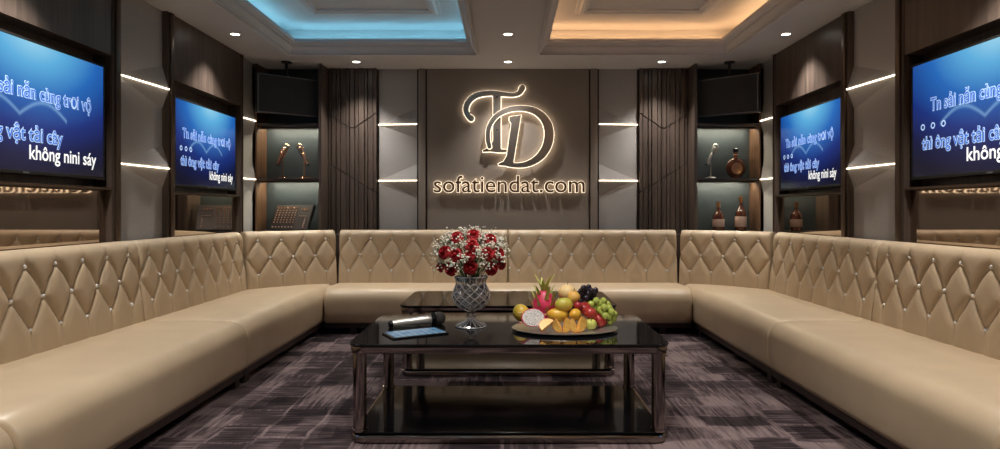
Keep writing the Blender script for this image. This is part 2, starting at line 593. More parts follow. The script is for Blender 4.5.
# centre panel of the back wall with its vertical fillets
t = thing('sign_panel', 'wide smooth taupe panel behind the glowing sign on the back wall', 'wall panel', (0, 6.48, 0))
MB().box(-0.815, 0.815, 6.44, 6.52, 0, H).build('panel_board', 'taupe', t, world=True)
for sx in (-1, 1):
    m = MB().box(sx * 0.83, sx * 0.90, 6.425, 6.52, 0, H, 0.004)
    m.build('side_fillet', 'taupe', t, world=True)
    MB().box(sx * 0.813, sx * 0.832, 6.455, 6.52, 0, H).build('shadow_gap', 'groove', t, world=True)
    MB().box(sx * 0.898, sx * 0.917, 6.455, 6.52, 0, H).build('shadow_gap', 'groove', t, world=True)

# slatted wood panels with angled cuts
def slats(sx, label):
    t = thing('slatted_wood_panel', label, 'wall panel', (sx * 1.57, 6.5, 0))
    x0, x1 = 1.315, 1.804
    ws = [0.040, 0.055, 0.036, 0.060, 0.042, 0.052, 0.038, 0.058, 0.046, 0.05, 0.036]
    k = (x1 - x0) / sum(ws)
    px = lambda p: abs(p - 508) / 100.0
    pz = lambda p: 1.08 + (210 - p) / 100.0
    v1 = [(px(377), pz(112)), (px(352), pz(129)), (px(325), pz(112))]
    v2 = [(px(377), pz(193)), (px(338), pz(169)), (px(323), pz(160))]
    def lin(v, x):
        for (a, za), (b_, zb) in zip(v, v[1:]):
            if x <= b_ + 1e-6:
                return za + (zb - za) * (x - a) / (b_ - a)
        return v[-1][1]
    xa = x0
    m = MB()
    g = 0.005
    for i, w_ in enumerate(ws):
        xb = xa + w_ * k
        a, b_ = xa + 0.004, xb - 0.004
        dep = (0.0, 0.012, 0.005)[i % 3]
        lo = (0.0, 0.0)
        cuts = sorted([(lin(v, a), lin(v, b_)) for v in (v1, v2)])
        segs = []
        for (ca, cb) in cuts:
            segs.append((lo, (ca - g, cb - g)))
            lo = (ca + g, cb + g)
        segs.append((lo, (H, H)))
        for j, ((la, lb), (ha, hb)) in enumerate(segs):
            f = 6.405 + dep + (0.006 if j == 1 else 0)
            V = [(sx * a, f, la), (sx * b_, f, lb), (sx * b_, 6.46, lb), (sx * a, 6.46, la), (sx * a, f, ha), (sx * b_, f, hb), (sx * b_, 6.46, hb), (sx * a, 6.46, ha)]
            m.add(V, [(0, 1, 2, 3), (4, 5, 6, 7), (0, 1, 5, 4), (1, 2, 6, 5), (2, 3, 7, 6), (3, 0, 4, 7)])
        xa = xb
    m.build('slat_face', 'wood', t, world=True)
    MB().box(sx * x0, sx * x1, 6.458, 6.52, 0, H).build('backing_board', 'groove', t, world=True)
slats(-1, 'dark vertical slatted wood panel with angled grooves beside the mixer cabinet')
slats(1, 'dark vertical slatted wood panel with angled grooves beside the bottle cabinet')

# ---------------------------------------------------------------- display cabinets in the corners
CF, CB = 6.20, 6.46
SHZ = (0.875, 1.39, 1.92)
def cabinet(sx, label):
    t = thing('display_cabinet', label, 'cabinet', (sx * 2.11, 6.35, 0))
    xo, xi = 2.449, 1.815
    MB().box(sx * xo, sx * xi, CB, CB + 0.03, 0, H).build('back_panel', 'niche_back', t, world=True)
    MB().box(sx * xo, sx * (xo - 0.014), CF, CB, 0, H).build('side_panel', 'wood_lit', t, world=True)
    MB().box(sx * (xi + 0.02), sx * (xi - 0.008), CF, CB, 0, H).build('side_panel', 'wood', t, world=True)
    for z in SHZ:
        MB().box(sx * (xo - 0.014), sx * (xi + 0.02), CF + 0.004, CB, z - 0.022, z, 0.002).build('shelf', 'plinth', t, world=True)
    MB().box(sx * (xo - 0.014), sx * (xi + 0.02), CF + 0.004, CB, 0, 0.845).build('base_box', 'wood', t, world=True)
    for z in SHZ[1:]:
        MB().box(sx * (xo - 0.05), sx * (xi + 0.035), CB - 0.125, CB - 0.11, z - 0.028, z - 0.023).build('led_strip', 'shelf_strip', t, world=True)
        MB().box(sx * (xo - 0.015), sx * (xi + 0.021), CB - 0.155, CB - 0.148, z - 0.040, z - 0.022).build('valance', 'plinth', t, world=True)
    return t
cabinet(-1, 'lit corner shelf cabinet holding two bronze microphones and a mixer')
cabinet(1, 'lit corner shelf cabinet holding a microphone and three bottles')

# ---------------------------------------------------------------- text helper
def text_mesh(body, size, extrude=0.002, offset=0.0, align='LEFT', bold=False):
    cu = bpy.data.curves.new('lettering', 'FONT')
    cu.body = body
    cu.size = size
    cu.extrude = extrude
    cu.offset = offset
    cu.align_x = align
    cu.resolution_u = 4
    o = bpy.data.objects.new('lettering', cu)
    C.objects.link(o)
    bpy.context.view_layer.update()
    dg = bpy.context.evaluated_depsgraph_get()
    me = bpy.data.meshes.new_from_object(o.evaluated_get(dg))
    bpy.data.objects.remove(o)
    bpy.data.curves.remove(cu)
    return me

def split_letters(me, gap=0.0):
    """faces of the text mesh gathered letter by letter (parts that overlap in x belong together)"""
    n = len(me.vertices)
    par = list(range(n))
    def find(a):
        while par[a] != a:
            par[a] = par[par[a]]; a = par[a]
        return a
    for e in me.edges:
        a, b = find(e.vertices[0]), find(e.vertices[1])
        par[a] = b
    isl = {}
    for i in range(n):
        isl.setdefault(find(i), []).append(i)
    rng = sorted([(min(me.vertices[i].co.x for i in v), max(me.vertices[i].co.x for i in v), v) for v in isl.values()], key=lambda q: q[0])
    out = []
    for (a, b, v) in rng:
        if out and a < out[-1][1] - 0.4 * min(b - a, out[-1][1] - out[-1][0]):
            out[-1] = (out[-1][0], max(b, out[-1][1]), out[-1][2] + v)
        else:
            out.append((a, b, v))
    res = []
    for (a, b, v) in out:
        sv = set(v)
        res.append([list(p.vertices) for p in me.polygons if p.vertices[0] in sv])
    return [r_ for r_ in res if r_]

def mesh_to_mb(me, fn):
    m = MB()
    m.add([fn(q.co) for q in me.vertices], [list(p.vertices) for p in me.polygons])
    return m

def fit(me):
    xs = [q.co.x for q in me.vertices]; ys = [q.co.y for q in me.vertices]
    return min(xs), max(xs), min(ys), max(ys)

# ---------------------------------------------------------------- televisions
def television(wd, ht, label, loc, rotz, spans=((0.11, 0.89), (0.08, 0.68), (0.52, 0.935))):
    """local x along the screen, z up from the lower edge, faces -y"""
    t = thing('television', label, 'television', loc, rotz, 'karaoke televisions')
    m = MB()
    m.box(-wd / 2, wd / 2, 0.0, 0.06, 0, ht, 0.006)
    m.build('casing', 'black_gloss', t)
    b = 0.012
    m = MB()
    m.box(-wd / 2, wd / 2, -0.006, 0.001, 0, b * 1.6, 0.002)
    m.box(-wd / 2, wd / 2, -0.006, 0.001, ht - b, ht, 0.002)
    m.box(-wd / 2, -wd / 2 + b, -0.006, 0.001, b, ht - b, 0.002)
    m.box(wd / 2 - b, wd / 2, -0.006, 0.001, b, ht - b, 0.002)
    m.build('bezel', 'black', t)
    MB().box(-0.02, 0.02, -0.008, 0.0, 0.004, 0.014).build('maker_plate', 'steel_frame', t)
    s = MB().box(-wd / 2 + b, wd / 2 - b, -0.003, 0.0, b * 1.6, ht - b).build('screen', screen_mat(wd, ht), t, smooth=False)
    sw = wd
    def line(body, u0, u1, vz, hz, kind):
        me = text_mesh(body, 1.0, 0.0)
        x0, x1, y0, y1 = fit(me)
        k = (u1 - u0) * sw / (x1 - x0)
        def words_of(offset, yy, name, mat):
            """one mesh per word"""
            me_ = text_mesh(body, 1.0, 0.0, offset)
            groups, last = [], None
            for faces in split_letters(me_):
                ids = sorted({j for f in faces for j in f})
                lo, hi = min(me_.vertices[j].co.x for j in ids), max(me_.vertices[j].co.x for j in ids)
                if last is None or lo - last > 0.13 - 2 * offset:
                    groups.append([])
                groups[-1] += faces
                last = hi
            for faces in groups:
                ids = sorted({j for f in faces for j in f})
                at = {j: q for q, j in enumerate(ids)}
                m_ = MB().add([Vector((-sw / 2 + u0 * sw + (me_.vertices[j].co.x - x0) * k, yy, vz * ht + me_.vertices[j].co.y * hz)) for j in ids], [[at[j] for j in f] for f in faces])
                m_.build(name, mat, s, smooth=False)
        if kind == 'white':
            words_of(0.012, -0.0055, 'lyric_word', 'text_white')
        else:
            words_of(0.042, -0.005, 'lyric_outline', 'text_pale')
            words_of(0.0, -0.0065, 'lyric_word', 'text_blue')
    line('Tn sải năn cùng trơi vộ', *spans[0], 0.565, 0.105 * ht / 0.69, 'blue')
    line('thì ông vật tải cây', *spans[1], 0.25, 0.105 * ht / 0.69, 'blue')
    line('không nini sáy', *spans[2], 0.115, 0.105 * ht / 0.69, 'white')
    for u in (0.085, 0.155, 0.225):
        m = MB()
        r0, r1 = 0.011, 0.019
        cx, cz = -wd / 2 + u * wd, 0.44 * ht
        n = 16
        V = []
        F = []
        for k in range(n):
            a = 2 * PI * k / n
            V += [(cx + r0 * math.cos(a), -0.005, cz + r0 * math.sin(a)), (cx + r1 * math.cos(a), -0.005, cz + r1 * math.sin(a))]
        for k in range(n):
            j = (k + 1) % n
            F.append((2 * k, 2 * k + 1, 2 * j + 1, 2 * j))
        m.add(V, F)
        m.build('count_in_dot', 'text_pale', s, smooth=False)
    return t
for sx, side in ((-1, 'left'), (1, 'right')):
    rz = R(90) if sx < 0 else R(-90)
    television(1.27, 0.692, 'large wall television with blue karaoke picture, nearer one on the %s wall' % side, (X(sx, 0.0), 3.245, 1.262), rz, ((0.27, 0.90), (0.18, 0.71), (0.52, 0.935)) if sx < 0 else ((0.14, 0.76), (0.08, 0.58), (0.37, 0.84)))
    television(1.055, 0.664, 'wall television with blue karaoke picture, farther one on the %s wall' % side, (X(sx, 0.0), 5.225, 1.253), rz)

# ---------------------------------------------------------------- sign
def px(x, y, s=99.8):
    return ((x - 508) / s, 1.08 + (210 - y) / s)

def smooth_path(pts, n=5):
    out = []
    P = [pts[0]] + pts + [pts[-1]]
    for i in range(1, len(P) - 2):
        p0, p1, p2, p3 = P[i - 1], P[i], P[i + 1], P[i + 2]
        for k in range(n):
            t = k / n
            out.append(tuple(0.5 * (2 * b + (c_ - a) * t + (2 * a - 5 * b + 4 * c_ - d) * t * t + (-a + 3 * b - 3 * c_ + d) * t ** 3) for a, b, c_, d in zip(p0, p1, p2, p3)))
    out.append(pts[-1])
    return out

def stroke(m, pts, y0, y1, grow=0.0, caps=True):
    """pts: (px x, px y, px radius); a raised ribbon of varying width between depths y0 (front) and y1"""
    S = smooth_path(pts)
    L, Rr = [], []
    for i, (x, y, r) in enumerate(S):
        a = S[max(i - 1, 0)]; b = S[min(i + 1, len(S) - 1)]
        dx, dy = b[0] - a[0], b[1] - a[1]
        l = math.hypot(dx, dy) or 1
        nx, ny = -dy / l, dx / l
        r = r + grow
        L.append((x + nx * r, y + ny * r)); Rr.append((x - nx * r, y - ny * r))
    if caps:
        def cap(i, sgn):
            x, y, r = S[i]
            j = 1 if i == 0 else len(S) - 2
            dx, dy = x - S[j][0], y - S[j][1]
            a0 = math.atan2(dy, dx)
            r += grow
            return [(x + r * math.cos(a0 + q), y + r * math.sin(a0 + q)) for q in [R(-90 + 180 * k / 8) for k in range(9)]]
        for i in (0, len(S) - 1):
            poly(m, cap(i, 1), y0, y1)
    V = []
    F = []
    n = len(S)
    for (lx, ly), (rx, ry) in zip(L, Rr):
        for (x, y) in ((lx, ly), (rx, ry)):
            X_, Z_ = px(x, y)
            V += [(X_, y0, Z_), (X_, y1, Z_)]
    for i in range(n - 1):
        a, b = 4 * i, 4 * (i + 1)
        F += [(a, a + 2, b + 2, b), (a + 1, b + 1, b + 3, a + 3), (a, b, b + 1, a + 1), (a + 2, a + 3, b + 3, b + 2)]
    F += [(0, 1, 3, 2), (4 * (n - 1), 4 * (n - 1) + 2, 4 * (n - 1) + 3, 4 * (n - 1) + 1)]
    m.add(V, F)

def poly(m, pts, y0, y1, grow=0.0):
    if grow:
        n = len(pts)
        A = sum(pts[i][0] * pts[(i + 1) % n][1] - pts[(i + 1) % n][0] * pts[i][1] for i in range(n))
        sg = 1 if A > 0 else -1
        out = []
        for i in range(n):
            a, b, c_ = pts[i - 1], pts[i], pts[(i + 1) % n]
            e1 = Vector((b[0] - a[0], b[1] - a[1])).normalized(); e2 = Vector((c_[0] - b[0], c_[1] - b[1])).normalized()
            n1 = Vector((e1.y, -e1.x)) * sg; n2 = Vector((e2.y, -e2.x)) * sg
            q = (n1 + n2)
            q = q / max(0.5, q.length_squared / 2)
            out.append((b[0] + q.x * grow, b[1] + q.y * grow))
        pts = out
    P = [px(x, y) for x, y in pts]
    m.loft([[(x, y0, z) for x, z in P], [(x, y1, z) for x, z in P]])

T_SWASH = [(471.2, 118.6, 3.2), (467.8, 115.2, 2.7), (466.0, 109.5, 2.9), (468.2, 102.5, 3.0), (474.5, 96.6, 2.9), (483, 94.0, 2.7), (494, 93.4, 2.6), (505, 94.6, 2.3), (513.5, 95.0, 2.1), (519.3, 93.0, 2.5), (522.2, 88.2, 3.2)]
T_STEM = [(493.0, 94), (500.9, 94), (500.9, 149.3), (508.5, 149.6), (508.5, 152.6), (499, 152.8), (490, 151.8), (483, 152.2), (482.6, 150.4), (488.5, 147.5), (493.0, 141)]
D_BOWL = [(489.6, 147.0, 2.2), (488.0, 139.0, 2.3), (489.4, 127.0, 2.3), (496.5, 116.5, 2.4), (508.5, 110.3, 2.6), (522.5, 108.8, 2.8), (535.5, 112.0, 3.4), (545.0, 120.5, 4.2), (548.9, 132.5, 4.7), (547.0, 145.5, 4.6), (540.5, 156.0, 4.0), (530.5, 163.0, 3.2), (519.5, 165.6, 2.5), (508.0, 164.8, 2.2)]
D_STEM = [(509.2, 117.2), (521.2, 115.5), (520.2, 121), (513.5, 162.2), (516, 167.2), (498.5, 165.6), (498.2, 163.8), (503.5, 161.5), (506.6, 156), (511.2, 124), (509.0, 120.6)]
t = thing('logo_sign', 'glowing polished metal monogram of a T and a D on the back wall', 'sign', (0.0, 6.44, 1.5))
m = MB(); stroke(m, T_SWASH, 6.398, 6.412); poly(m, T_STEM, 6.3985, 6.412)
tt = m.build('letter', 'sign_metal', t, world=True, sharp=30)
m = MB(); stroke(m, T_SWASH, 6.412, 6.422, 0.38); poly(m, T_STEM, 6.4125, 6.4225, 0.38)
hh = m.build('halo_light', 'halo', tt, smooth=False); hh.location = -t.location
m = MB(); stroke(m, D_BOWL, 6.378, 6.390); poly(m, D_STEM, 6.3785, 6.390)
tt = m.build('letter', 'sign_metal', t, world=True, sharp=30)
m = MB(); stroke(m, D_BOWL, 6.390, 6.397, 0.38); poly(m, D_STEM, 6.3905, 6.3975, 0.38)
hh = m.build('halo_light', 'halo', tt, smooth=False); hh.location = -t.location
for (x, y) in ((470, 113), (497, 97), (497, 130), (519, 94), (547, 133), (508, 150), (510, 163), (530, 163)):
    a, z = px(x, y)
    MB().box(a - 0.006, a + 0.006, 6.398, 6.4398, z - 0.006, z + 0.006).build('standoff', 'groove', t, world=True)

t = thing('wall_lettering', 'glowing lower case web address in metal letters under the monogram', 'sign', (0.0, 6.44, 1.25))
me0 = text_mesh('sofatiendat.com', 1.0, 0.03)
x0, x1, y0, y1 = fit(me0)
za = px(0, 192.2)[1]; zb = px(0, 175.8)[1]
xa, xb = px(434, 0)[0], px(584.5, 0)[0]
kx = (xb - xa) / (x1 - x0)
asc = max(q.co.y for q in me0.vertices)
kz = (zb - za) / asc
def letters(me, yf, yb, name, mat, parents=None):
    out = []
    ext = max(q.co.z for q in me.vertices)
    for i, faces in enumerate(split_letters(me)):
        m = MB()
        used = sorted({j for f in faces for j in f})
        idx = {j: k for k, j in enumerate(used)}
        m.add([Vector((xa + (me.vertices[j].co.x - x0) * kx, yf if me.vertices[j].co.z > 0 else yb, za + me.vertices[j].co.y * kz)) for j in used], [[idx[j] for j in f] for f in faces])
        if parents:
            o = m.build(name, mat, parents[min(i, len(parents) - 1)], smooth=False)
            o.location = -t.location
        else:
            o = m.build(name, mat, t, world=True, sharp=30)
        out.append(o)
    return out
L0 = letters(text_mesh('sofatiendat.com', 1.0, 0.03, 0.006), 6.398, 6.410, 'letter', 'letter_metal')
letters(text_mesh('sofatiendat.com', 1.0, 0.03, 0.022), 6.410, 6.4396, 'halo_light', 'halo_soft', L0)

# ---------------------------------------------------------------- downlights
def ring_pts(r, z, n=20):
    return [(r * math.cos(2 * PI * k / n), r * math.sin(2 * PI * k / n), z) for k in range(n)]
ring = MB().loft([ring_pts(0.034, -0.001), ring_pts(0.036, -0.006), ring_pts(0.046, -0.006), ring_pts(0.05, 0.0)], False, False)
lens = MB().loft([ring_pts(0.034, -0.003), ring_pts(0.02, -0.0035), ring_pts(0.002, -0.0035)], False, True)
ring_o = lens_o = None
DL = [(-2.2, 5.16, 'far left ceiling corner above the farther left television', 1.0), (0.0, 5.16, 'between the far ends of the two ceiling recesses', 0.8), (2.24, 5.16, 'far right ceiling corner above the farther right television', 1.0),
      (-1.45, 6.12, 'above the left slatted panel', 0.8), (0.0, 6.12, 'above the glowing sign', 0.8), (1.47, 6.12, 'above the right slatted panel', 0.8),
      (-2.12, 3.1, 'over the left sofa, nearest the camera', 1.5), (0.0, 2.75, 'over the near table', 1.5), (2.12, 3.1, 'over the right sofa, nearest the camera', 1.5),
      (-2.12, 1.2, 'behind the camera on the left', 1.0), (0.0, 1.1, 'out of view in the middle, added as wide front light', 1.7), (2.12, 1.2, 'behind the camera on the right', 1.0)]
for (x, y, lab, k) in DL:
    t = thing('ceiling_downlight', 'small round recessed downlight ' + lab, 'ceiling light', (x, y, H), 0, 'recessed downlights')
    if ring_o is None:
        ring_o = ring.build('trim_ring', 'silver', t)
        lens_o = lens.build('lamp_lens', 'lamp', t)
    else:
        link_copy(ring_o, t, (0, 0, 0)); link_copy(lens_o, t, (0, 0, 0))
    ld = bpy.data.lights.new('downlight', 'SPOT')
    ld.energy = DOWN_W * k
    ld.color = DOWN_COL
    ld.spot_size = R(96) if (x, y) != (0.0, 1.1) else R(132)  # unseen middle lamp opened wide, added to light everything from the front
    ld.spot_blend = 0.9
    ld.shadow_soft_size = 0.035
    lo = bpy.data.objects.new('downlight_beam', ld)
    C.objects.link(lo)
    lo.parent = t
    lo.location = (0, 0, -0.02)

# ---------------------------------------------------------------- speakers hung in the corners
def speaker(sx, label):
    a = Vector((-2.31, 5.91)); b = Vector((-1.87, 6.275))
    cpt = (a + b) / 2
    wd = (b - a).length
    ang = math.atan2(b.y - a.y, b.x - a.x)
    t = thing('hanging_speaker', label, 'speaker', (cpt.x * -sx, cpt.y, 1.99), ang if sx < 0 else -ang, 'hanging speakers')
    hw, ht = wd / 2, 0.36
    MB().box(-hw, hw, 0.008, 0.09, 0, ht, 0.008).build('cabinet', 'black', t)
    m = MB()
    e = 0.008
    for (x0_, x1_, z0, z1) in ((-hw, hw, 0, e), (-hw, hw, ht - e, ht), (-hw, -hw + e, e, ht - e), (hw - e, hw, e, ht - e)):
        m.box(x0_, x1_, -0.002, 0.012, z0, z1)
    m.build('rim', 'steel_frame', t)
    MB().box(-hw + e, hw - e, 0.0, 0.01, e, ht - e).build('grille', 'grille', t)
    m = MB()
    m.tube([(0, 0.05, ht - 0.01), (0, 0.05, 0.51)], 0.014, 10)
    m.lathe([(0.05, 0.497), (0.05, 0.509), (0.02, 0.509)], 16, (0, 0.05, 0))
    m.ell((0, 0.05, ht + 0.015), 0.026, 12, 8)
    m.build('ceiling_bracket', 'black', t)
speaker(-1, 'black box speaker with steel rim hanging above the mixer cabinet')
speaker(1, 'black box speaker with steel rim hanging above the bottle cabinet')

# ---------------------------------------------------------------- sofa
button_me = MB().lathe([(0.0015, 0.011), (0.007, 0.010), (0.011, 0.006), (0.0125, 0.0), (0.0125, -0.008)], 10, cap=True)
button_proto = None
ROWS = (0.135, 0.285, 0.435)      # heights of the button rows above the panel foot
def backrest(parent, wloc, rotz, W, n, T0=0.12, HT=0.52):
    """tufted panel: local x along, z up, faces -y, back at y=0"""
    global button_proto
    du = W / n
    up = [du * (k + 0.5) for k in range(n)]
    mid = [du * k for k in range(1, n)]
    ghosts = [0.0, W]
    rows = [(ROWS[2], up), (ROWS[1], mid), (ROWS[0], up)]
    segs = []
    for u in up:
        segs.append(((u, ROWS[2]), (u, HT + 0.05)))
        segs.append(((u, ROWS[0]), (u, -0.05)))
        for mu in mid + ghosts:
            if abs(abs(mu - u) - du / 2) < 1e-4:
                for rv in (ROWS[2], ROWS[0]):
                    segs.append(((u, rv), (mu, ROWS[1])))
    pts = [(u, v) for v, us in rows for u in us]
    step = 0.0085
    nu, nv = int(W / step), int(HT / step)
    def heights(U, V):
        """distance to the nearest crease shapes the pillows; U, V numpy arrays"""
        d = np.full(U.shape, 9.0)
        for (ax, ay), (bx, by) in segs:
            straight = abs(ax - bx) < 1e-6
            chain = [(ax, ay), (bx, by)] if straight else [(ax, ay), ((ax + bx) / 2 + (0.006 if bx > ax else -0.006), (ay + by) / 2 + 0.006), (bx, by)]
            for (px_, py_), (qx, qy) in zip(chain, chain[1:]):
                dx, dy = qx - px_, qy - py_
                tt_ = np.clip(((U - px_) * dx + (V - py_) * dy) / (dx * dx + dy * dy), 0, 1)
                d = np.minimum(d, np.hypot(U - px_ - tt_ * dx, V - py_ - tt_ * dy) + (0.004 if straight else 0.0))
        h = 0.015 * (1 - np.exp(-(d / 0.008))) + 0.16 * np.minimum(d, 0.05)
        dd = np.full(U.shape, 9.0)
        for a, b in pts:
            dd = np.minimum(dd, np.hypot(U - a, V - b))
        h = h - 0.004 * np.exp(-(dd / 0.022) ** 2)
        fade = np.clip((HT - V) / 0.07, 0, 1)
        h = h * (0.35 + 0.65 * fade) + 0.010 * (1 - fade)
        fb = np.clip(V / 0.06, 0, 1)
        h = h * (0.55 + 0.45 * fb) + 0.008 * (1 - fb)
        y = T0 + 0.012 + h
        for e, r in ((U, 0.030), (W - U, 0.030), (HT - V, 0.055)):
            e = np.clip(e, 0, r)
            y = y - (r - np.sqrt(np.maximum(0, r * r - (r - e) ** 2)))
        return y
    us = [W * i / nu for i in range(nu + 1)]
    us = sorted(set(us + [0.003, W - 0.003]))
    vs = sorted(set([HT * j / nv for j in range(nv + 1)] + [HT - 0.003]))
    GU, GV = np.meshgrid(np.array(us), np.array(vs))
    GY = heights(GU, GV)
    V = [(us[i] - W / 2, -GY[j, i], vs[j]) for j in range(len(vs)) for i in range(len(us))]
    BY = heights(np.array([p[0] for p in pts]), np.array([p[1] for p in pts]))
    n1, n2 = len(us), len(vs)
    F = [(j * n1 + i, j * n1 + i + 1, (j + 1) * n1 + i + 1, (j + 1) * n1 + i) for j in range(n2 - 1) for i in range(n1 - 1)]
    bnd = [i for i in range(n1)] + [j * n1 + n1 - 1 for j in range(1, n2)] + [(n2 - 1) * n1 + i for i in range(n1 - 2, -1, -1)] + [j * n1 for j in range(n2 - 2, 0, -1)]
    o = len(V)
    for b in bnd:
        V.append((V[b][0], 0.0, V[b][2]))
    k = len(bnd)
    F += [(bnd[i], bnd[(i + 1) % k], o + (i + 1) % k, o + i) for i in range(k)]
    F.append([o + i for i in range(k)])
    m = MB().add(V, F)
    ob = m.build('backrest', 'leather', parent, sharp=70)
    ob.location = Vector(wloc) - parent.location
    ob.rotation_euler = (R(-5), 0, rotz)
    for (u, v), by_ in zip(pts, BY):
        loc = (u - W / 2, -by_ - 0.006, v)
        if button_proto is None:
            button_proto = button_me.build('crystal_button', 'crystal_button', ob)
            button_proto.location = loc
            button_proto.rotation_euler = (R(90), 0, 0)
        else:
            link_copy(button_proto, ob, loc)
    return ob

def seat_profile():
    p = [(0.045, 0.095), (0.022, 0.10), (0.010, 0.13), (0.004, 0.20), (0.0, 0.28)]
    for k in range(1, 10):
        a = R(180 - 90 * k / 9)
        p.append((0.11 + 0.11 * math.cos(a), 0.285 + 0.112 * math.sin(a)))
    p += [(0.2, 0.4015), (0.35, 0.402), (0.5, 0.400), (0.68, 0.396), (0.70, 0.37), (0.70, 0.095)]
    return p
SP = seat_profile()
def seat(parent, to, a, b_, depth=0.70):
    m = MB()
    cx, cz = 0.33, 0.24
    rings = []
    def ring_at(s, ins):
        return [to(s, (f + (ins if f < cx else -ins) * min(1, abs(f - cx) / 0.3)) * (depth / 0.70 if f > 0.2 else 1), z + (ins if z < cz else -ins) * min(1, abs(z - cz) / 0.12)) for (f, z) in SP]
    rr = 0.014
    ends = [(0, rr), (0.004, rr * 0.5), (0.009, rr * 0.15), (rr, 0)]
    L = b_ - a
    n = max(2, int(L / 0.12))
    st = [(a + e, i) for e, i in ends] + [(a + L * k / n, 0) for k in range(1, n)] + [(b_ - e, i) for e, i in reversed(ends)]
    for s, ins in st:
        rings.append(ring_at(s, ins))
    m.loft(rings)
    return m.build('seat', 'leather', parent, world=True, sharp=60)

def plinth(parent, to, a, b_, legs):
    def bx(s0, s1, f0, f1, z0, z1):
        m = MB()
        P = [to(s, f, z) for z in (z0, z1) for f in (f0, f1) for s in (s0, s1)]
        m.add(P, [(0, 2, 3, 1), (4, 5, 7, 6), (0, 1, 5, 4), (2, 6, 7, 3), (0, 4, 6, 2), (1, 3, 7, 5)])
        return m
    bx(a + 0.005, b_ - 0.005, 0.03, 0.62, 0.055, 0.102).build('base_rail', 'plinth', parent, world=True)
    for s in legs:
        for f in (0.04, 0.54):
            bx(s - 0.03, s + 0.03, f, f + 0.06, 0.0, 0.057).build('leg', 'plinth', parent, world=True)

XS, XB, YF, YB = 1.60, 2.235, 5.53, 6.0      # seat front and backrest front planes
ZB = 0.365
for sx, side in ((-1, 'left'), (1, 'right')):
    to = lambda s, f, z: Vector((sx * (XS + f), s, z))
    rz = R(90) if sx < 0 else R(-90)
    # nearest module
    for (y0_, y1_, n, lab) in ((2.10, 3.95, 9, 'long beige tufted leather sofa module along the %s wall under the nearer television' % side),
                               (1.20, 2.09, 4, 'end module of the beige tufted leather sofa on the %s, nearest the camera' % side)):
        t = thing('sofa_module', lab, 'sofa', (sx * 1.93, (y0_ + y1_) / 2, 0), 0, 'modules of the beige leather sofa')
        seat(t, to, y0_ + 0.002, y1_ - 0.002)
        plinth(t, to, y0_, y1_, (y0_ + 0.07, y1_ - 0.07))
        backrest(t, (sx * (XB + 0.15), (y0_ + y1_) / 2, ZB), rz, y1_ - y0_ - 0.004, n)
    # corner module
    y0_, y1_ = 3.95, 5.50
    t = thing('sofa_module', 'corner module of the beige tufted leather sofa at the back %s' % side, 'sofa', (sx * 1.93, 4.9, 0), 0, 'modules of the beige leather sofa')
    seat(t, to, y0_ + 0.002, 6.06, 0.68)
    plinth(t, to, y0_, 5.9, (y0_ + 0.07, 5.48))
    backrest(t, (sx * (XB + 0.15), (y0_ + y1_) / 2, ZB), rz, y1_ - y0_ - 0.004, 7)
    P = Vector((-XB, 5.50)); Q = Vector((-1.598, YB))
    d = (Q - P); ang = math.atan2(d.y, d.x)
    nrm = Vector((-d.y, d.x)).normalized()
    cc = (P + Q) / 2 + nrm * 0.15
    backrest(t, (sx * -cc.x, cc.y, ZB), ang if sx < 0 else -ang, d.length + 0.012, 4)
t = thing('sofa_module', 'wide back module of the beige tufted leather sofa below the glowing sign', 'sofa', (0, 5.86, 0), 0, 'modules of the beige leather sofa')
to = lambda s, f, z: Vector((s, YF + f, z))
seat(t, to, -XS + 0.004, XS - 0.004, 0.55)
plinth(t, to, -XS, XS, (-XS + 0.25, XS - 0.25))
for sx in (-1, 1):
    backrest(t, (sx * 0.799, YB + 0.15, ZB), 0, 1.594, 8)

# ---------------------------------------------------------------- coffee tables
TOPZ = 0.46
def table(label, x0, x1, y0, y1, r=0.075, top=TOPZ):
    t = thing('coffee_table', label, 'table', ((x0 + x1) / 2, (y0 + y1) / 2, 0))
    m = MB(); plate(m, x0, x1, y0, y1, r, [(top - 0.012, 0.002), (top - 0.010, 0.0), (top - 0.003, 0.0), (top, 0.003)])
    m.build('glass_top', 'black_glass', t, world=True)
    m = MB(); plate(m, x0 + 0.006, x1 - 0.006, y0 + 0.006, y1 - 0.006, r, [(top - 0.047, 0.008), (top - 0.044, 0.002), (top - 0.036, 0.0), (top - 0.016, 0.0), (top - 0.0125, 0.004)])
    m.build('apron', 'chrome', t, world=True)
    m = MB(); plate(m, x0 + 0.012, x1 - 0.012, y0 - 0.002, y1 + 0.002, r, [(0.0, 0.02), (0.003, 0.006), (0.008, 0.001), (0.016, 0.0), (0.022, 0.0), (0.030, 0.001), (0.035, 0.006), (0.0355, 0.02)])
    m.build('base_rail', 'chrome', t, world=True)
    m = MB(); plate(m, x0 + 0.03, x1 - 0.03, y0 + 0.03, y1 - 0.03, r * 0.8, [(0.0356, 0.001), (0.042, 0.0), (0.0445, 0.003)])
    m.build('glass_shelf', 'smoked_glass', t, world=True)
    for (x, y) in ((x0 + 0.05, y0 + 0.06), (x1 - 0.05, y0 + 0.06), (x0 + 0.05, y1 - 0.06), (x1 - 0.05, y1 - 0.06)):
        m = MB()
        m.lathe([(0.037, 0.0446), (0.037, 0.056), (0.032, 0.058), (0.032, top - 0.058), (0.037, top - 0.056), (0.037, top - 0.0475)], 24, (x, y, 0))
        m.build('leg', 'chrome', t, world=True)
    return t
table('near black glass coffee table with chrome legs, carrying the fruit platter and roses', -0.747, 0.757, 2.95, 3.80)
table('second black glass coffee table with chrome legs, behind the near one', -0.71, 0.715, 4.14, 4.90)

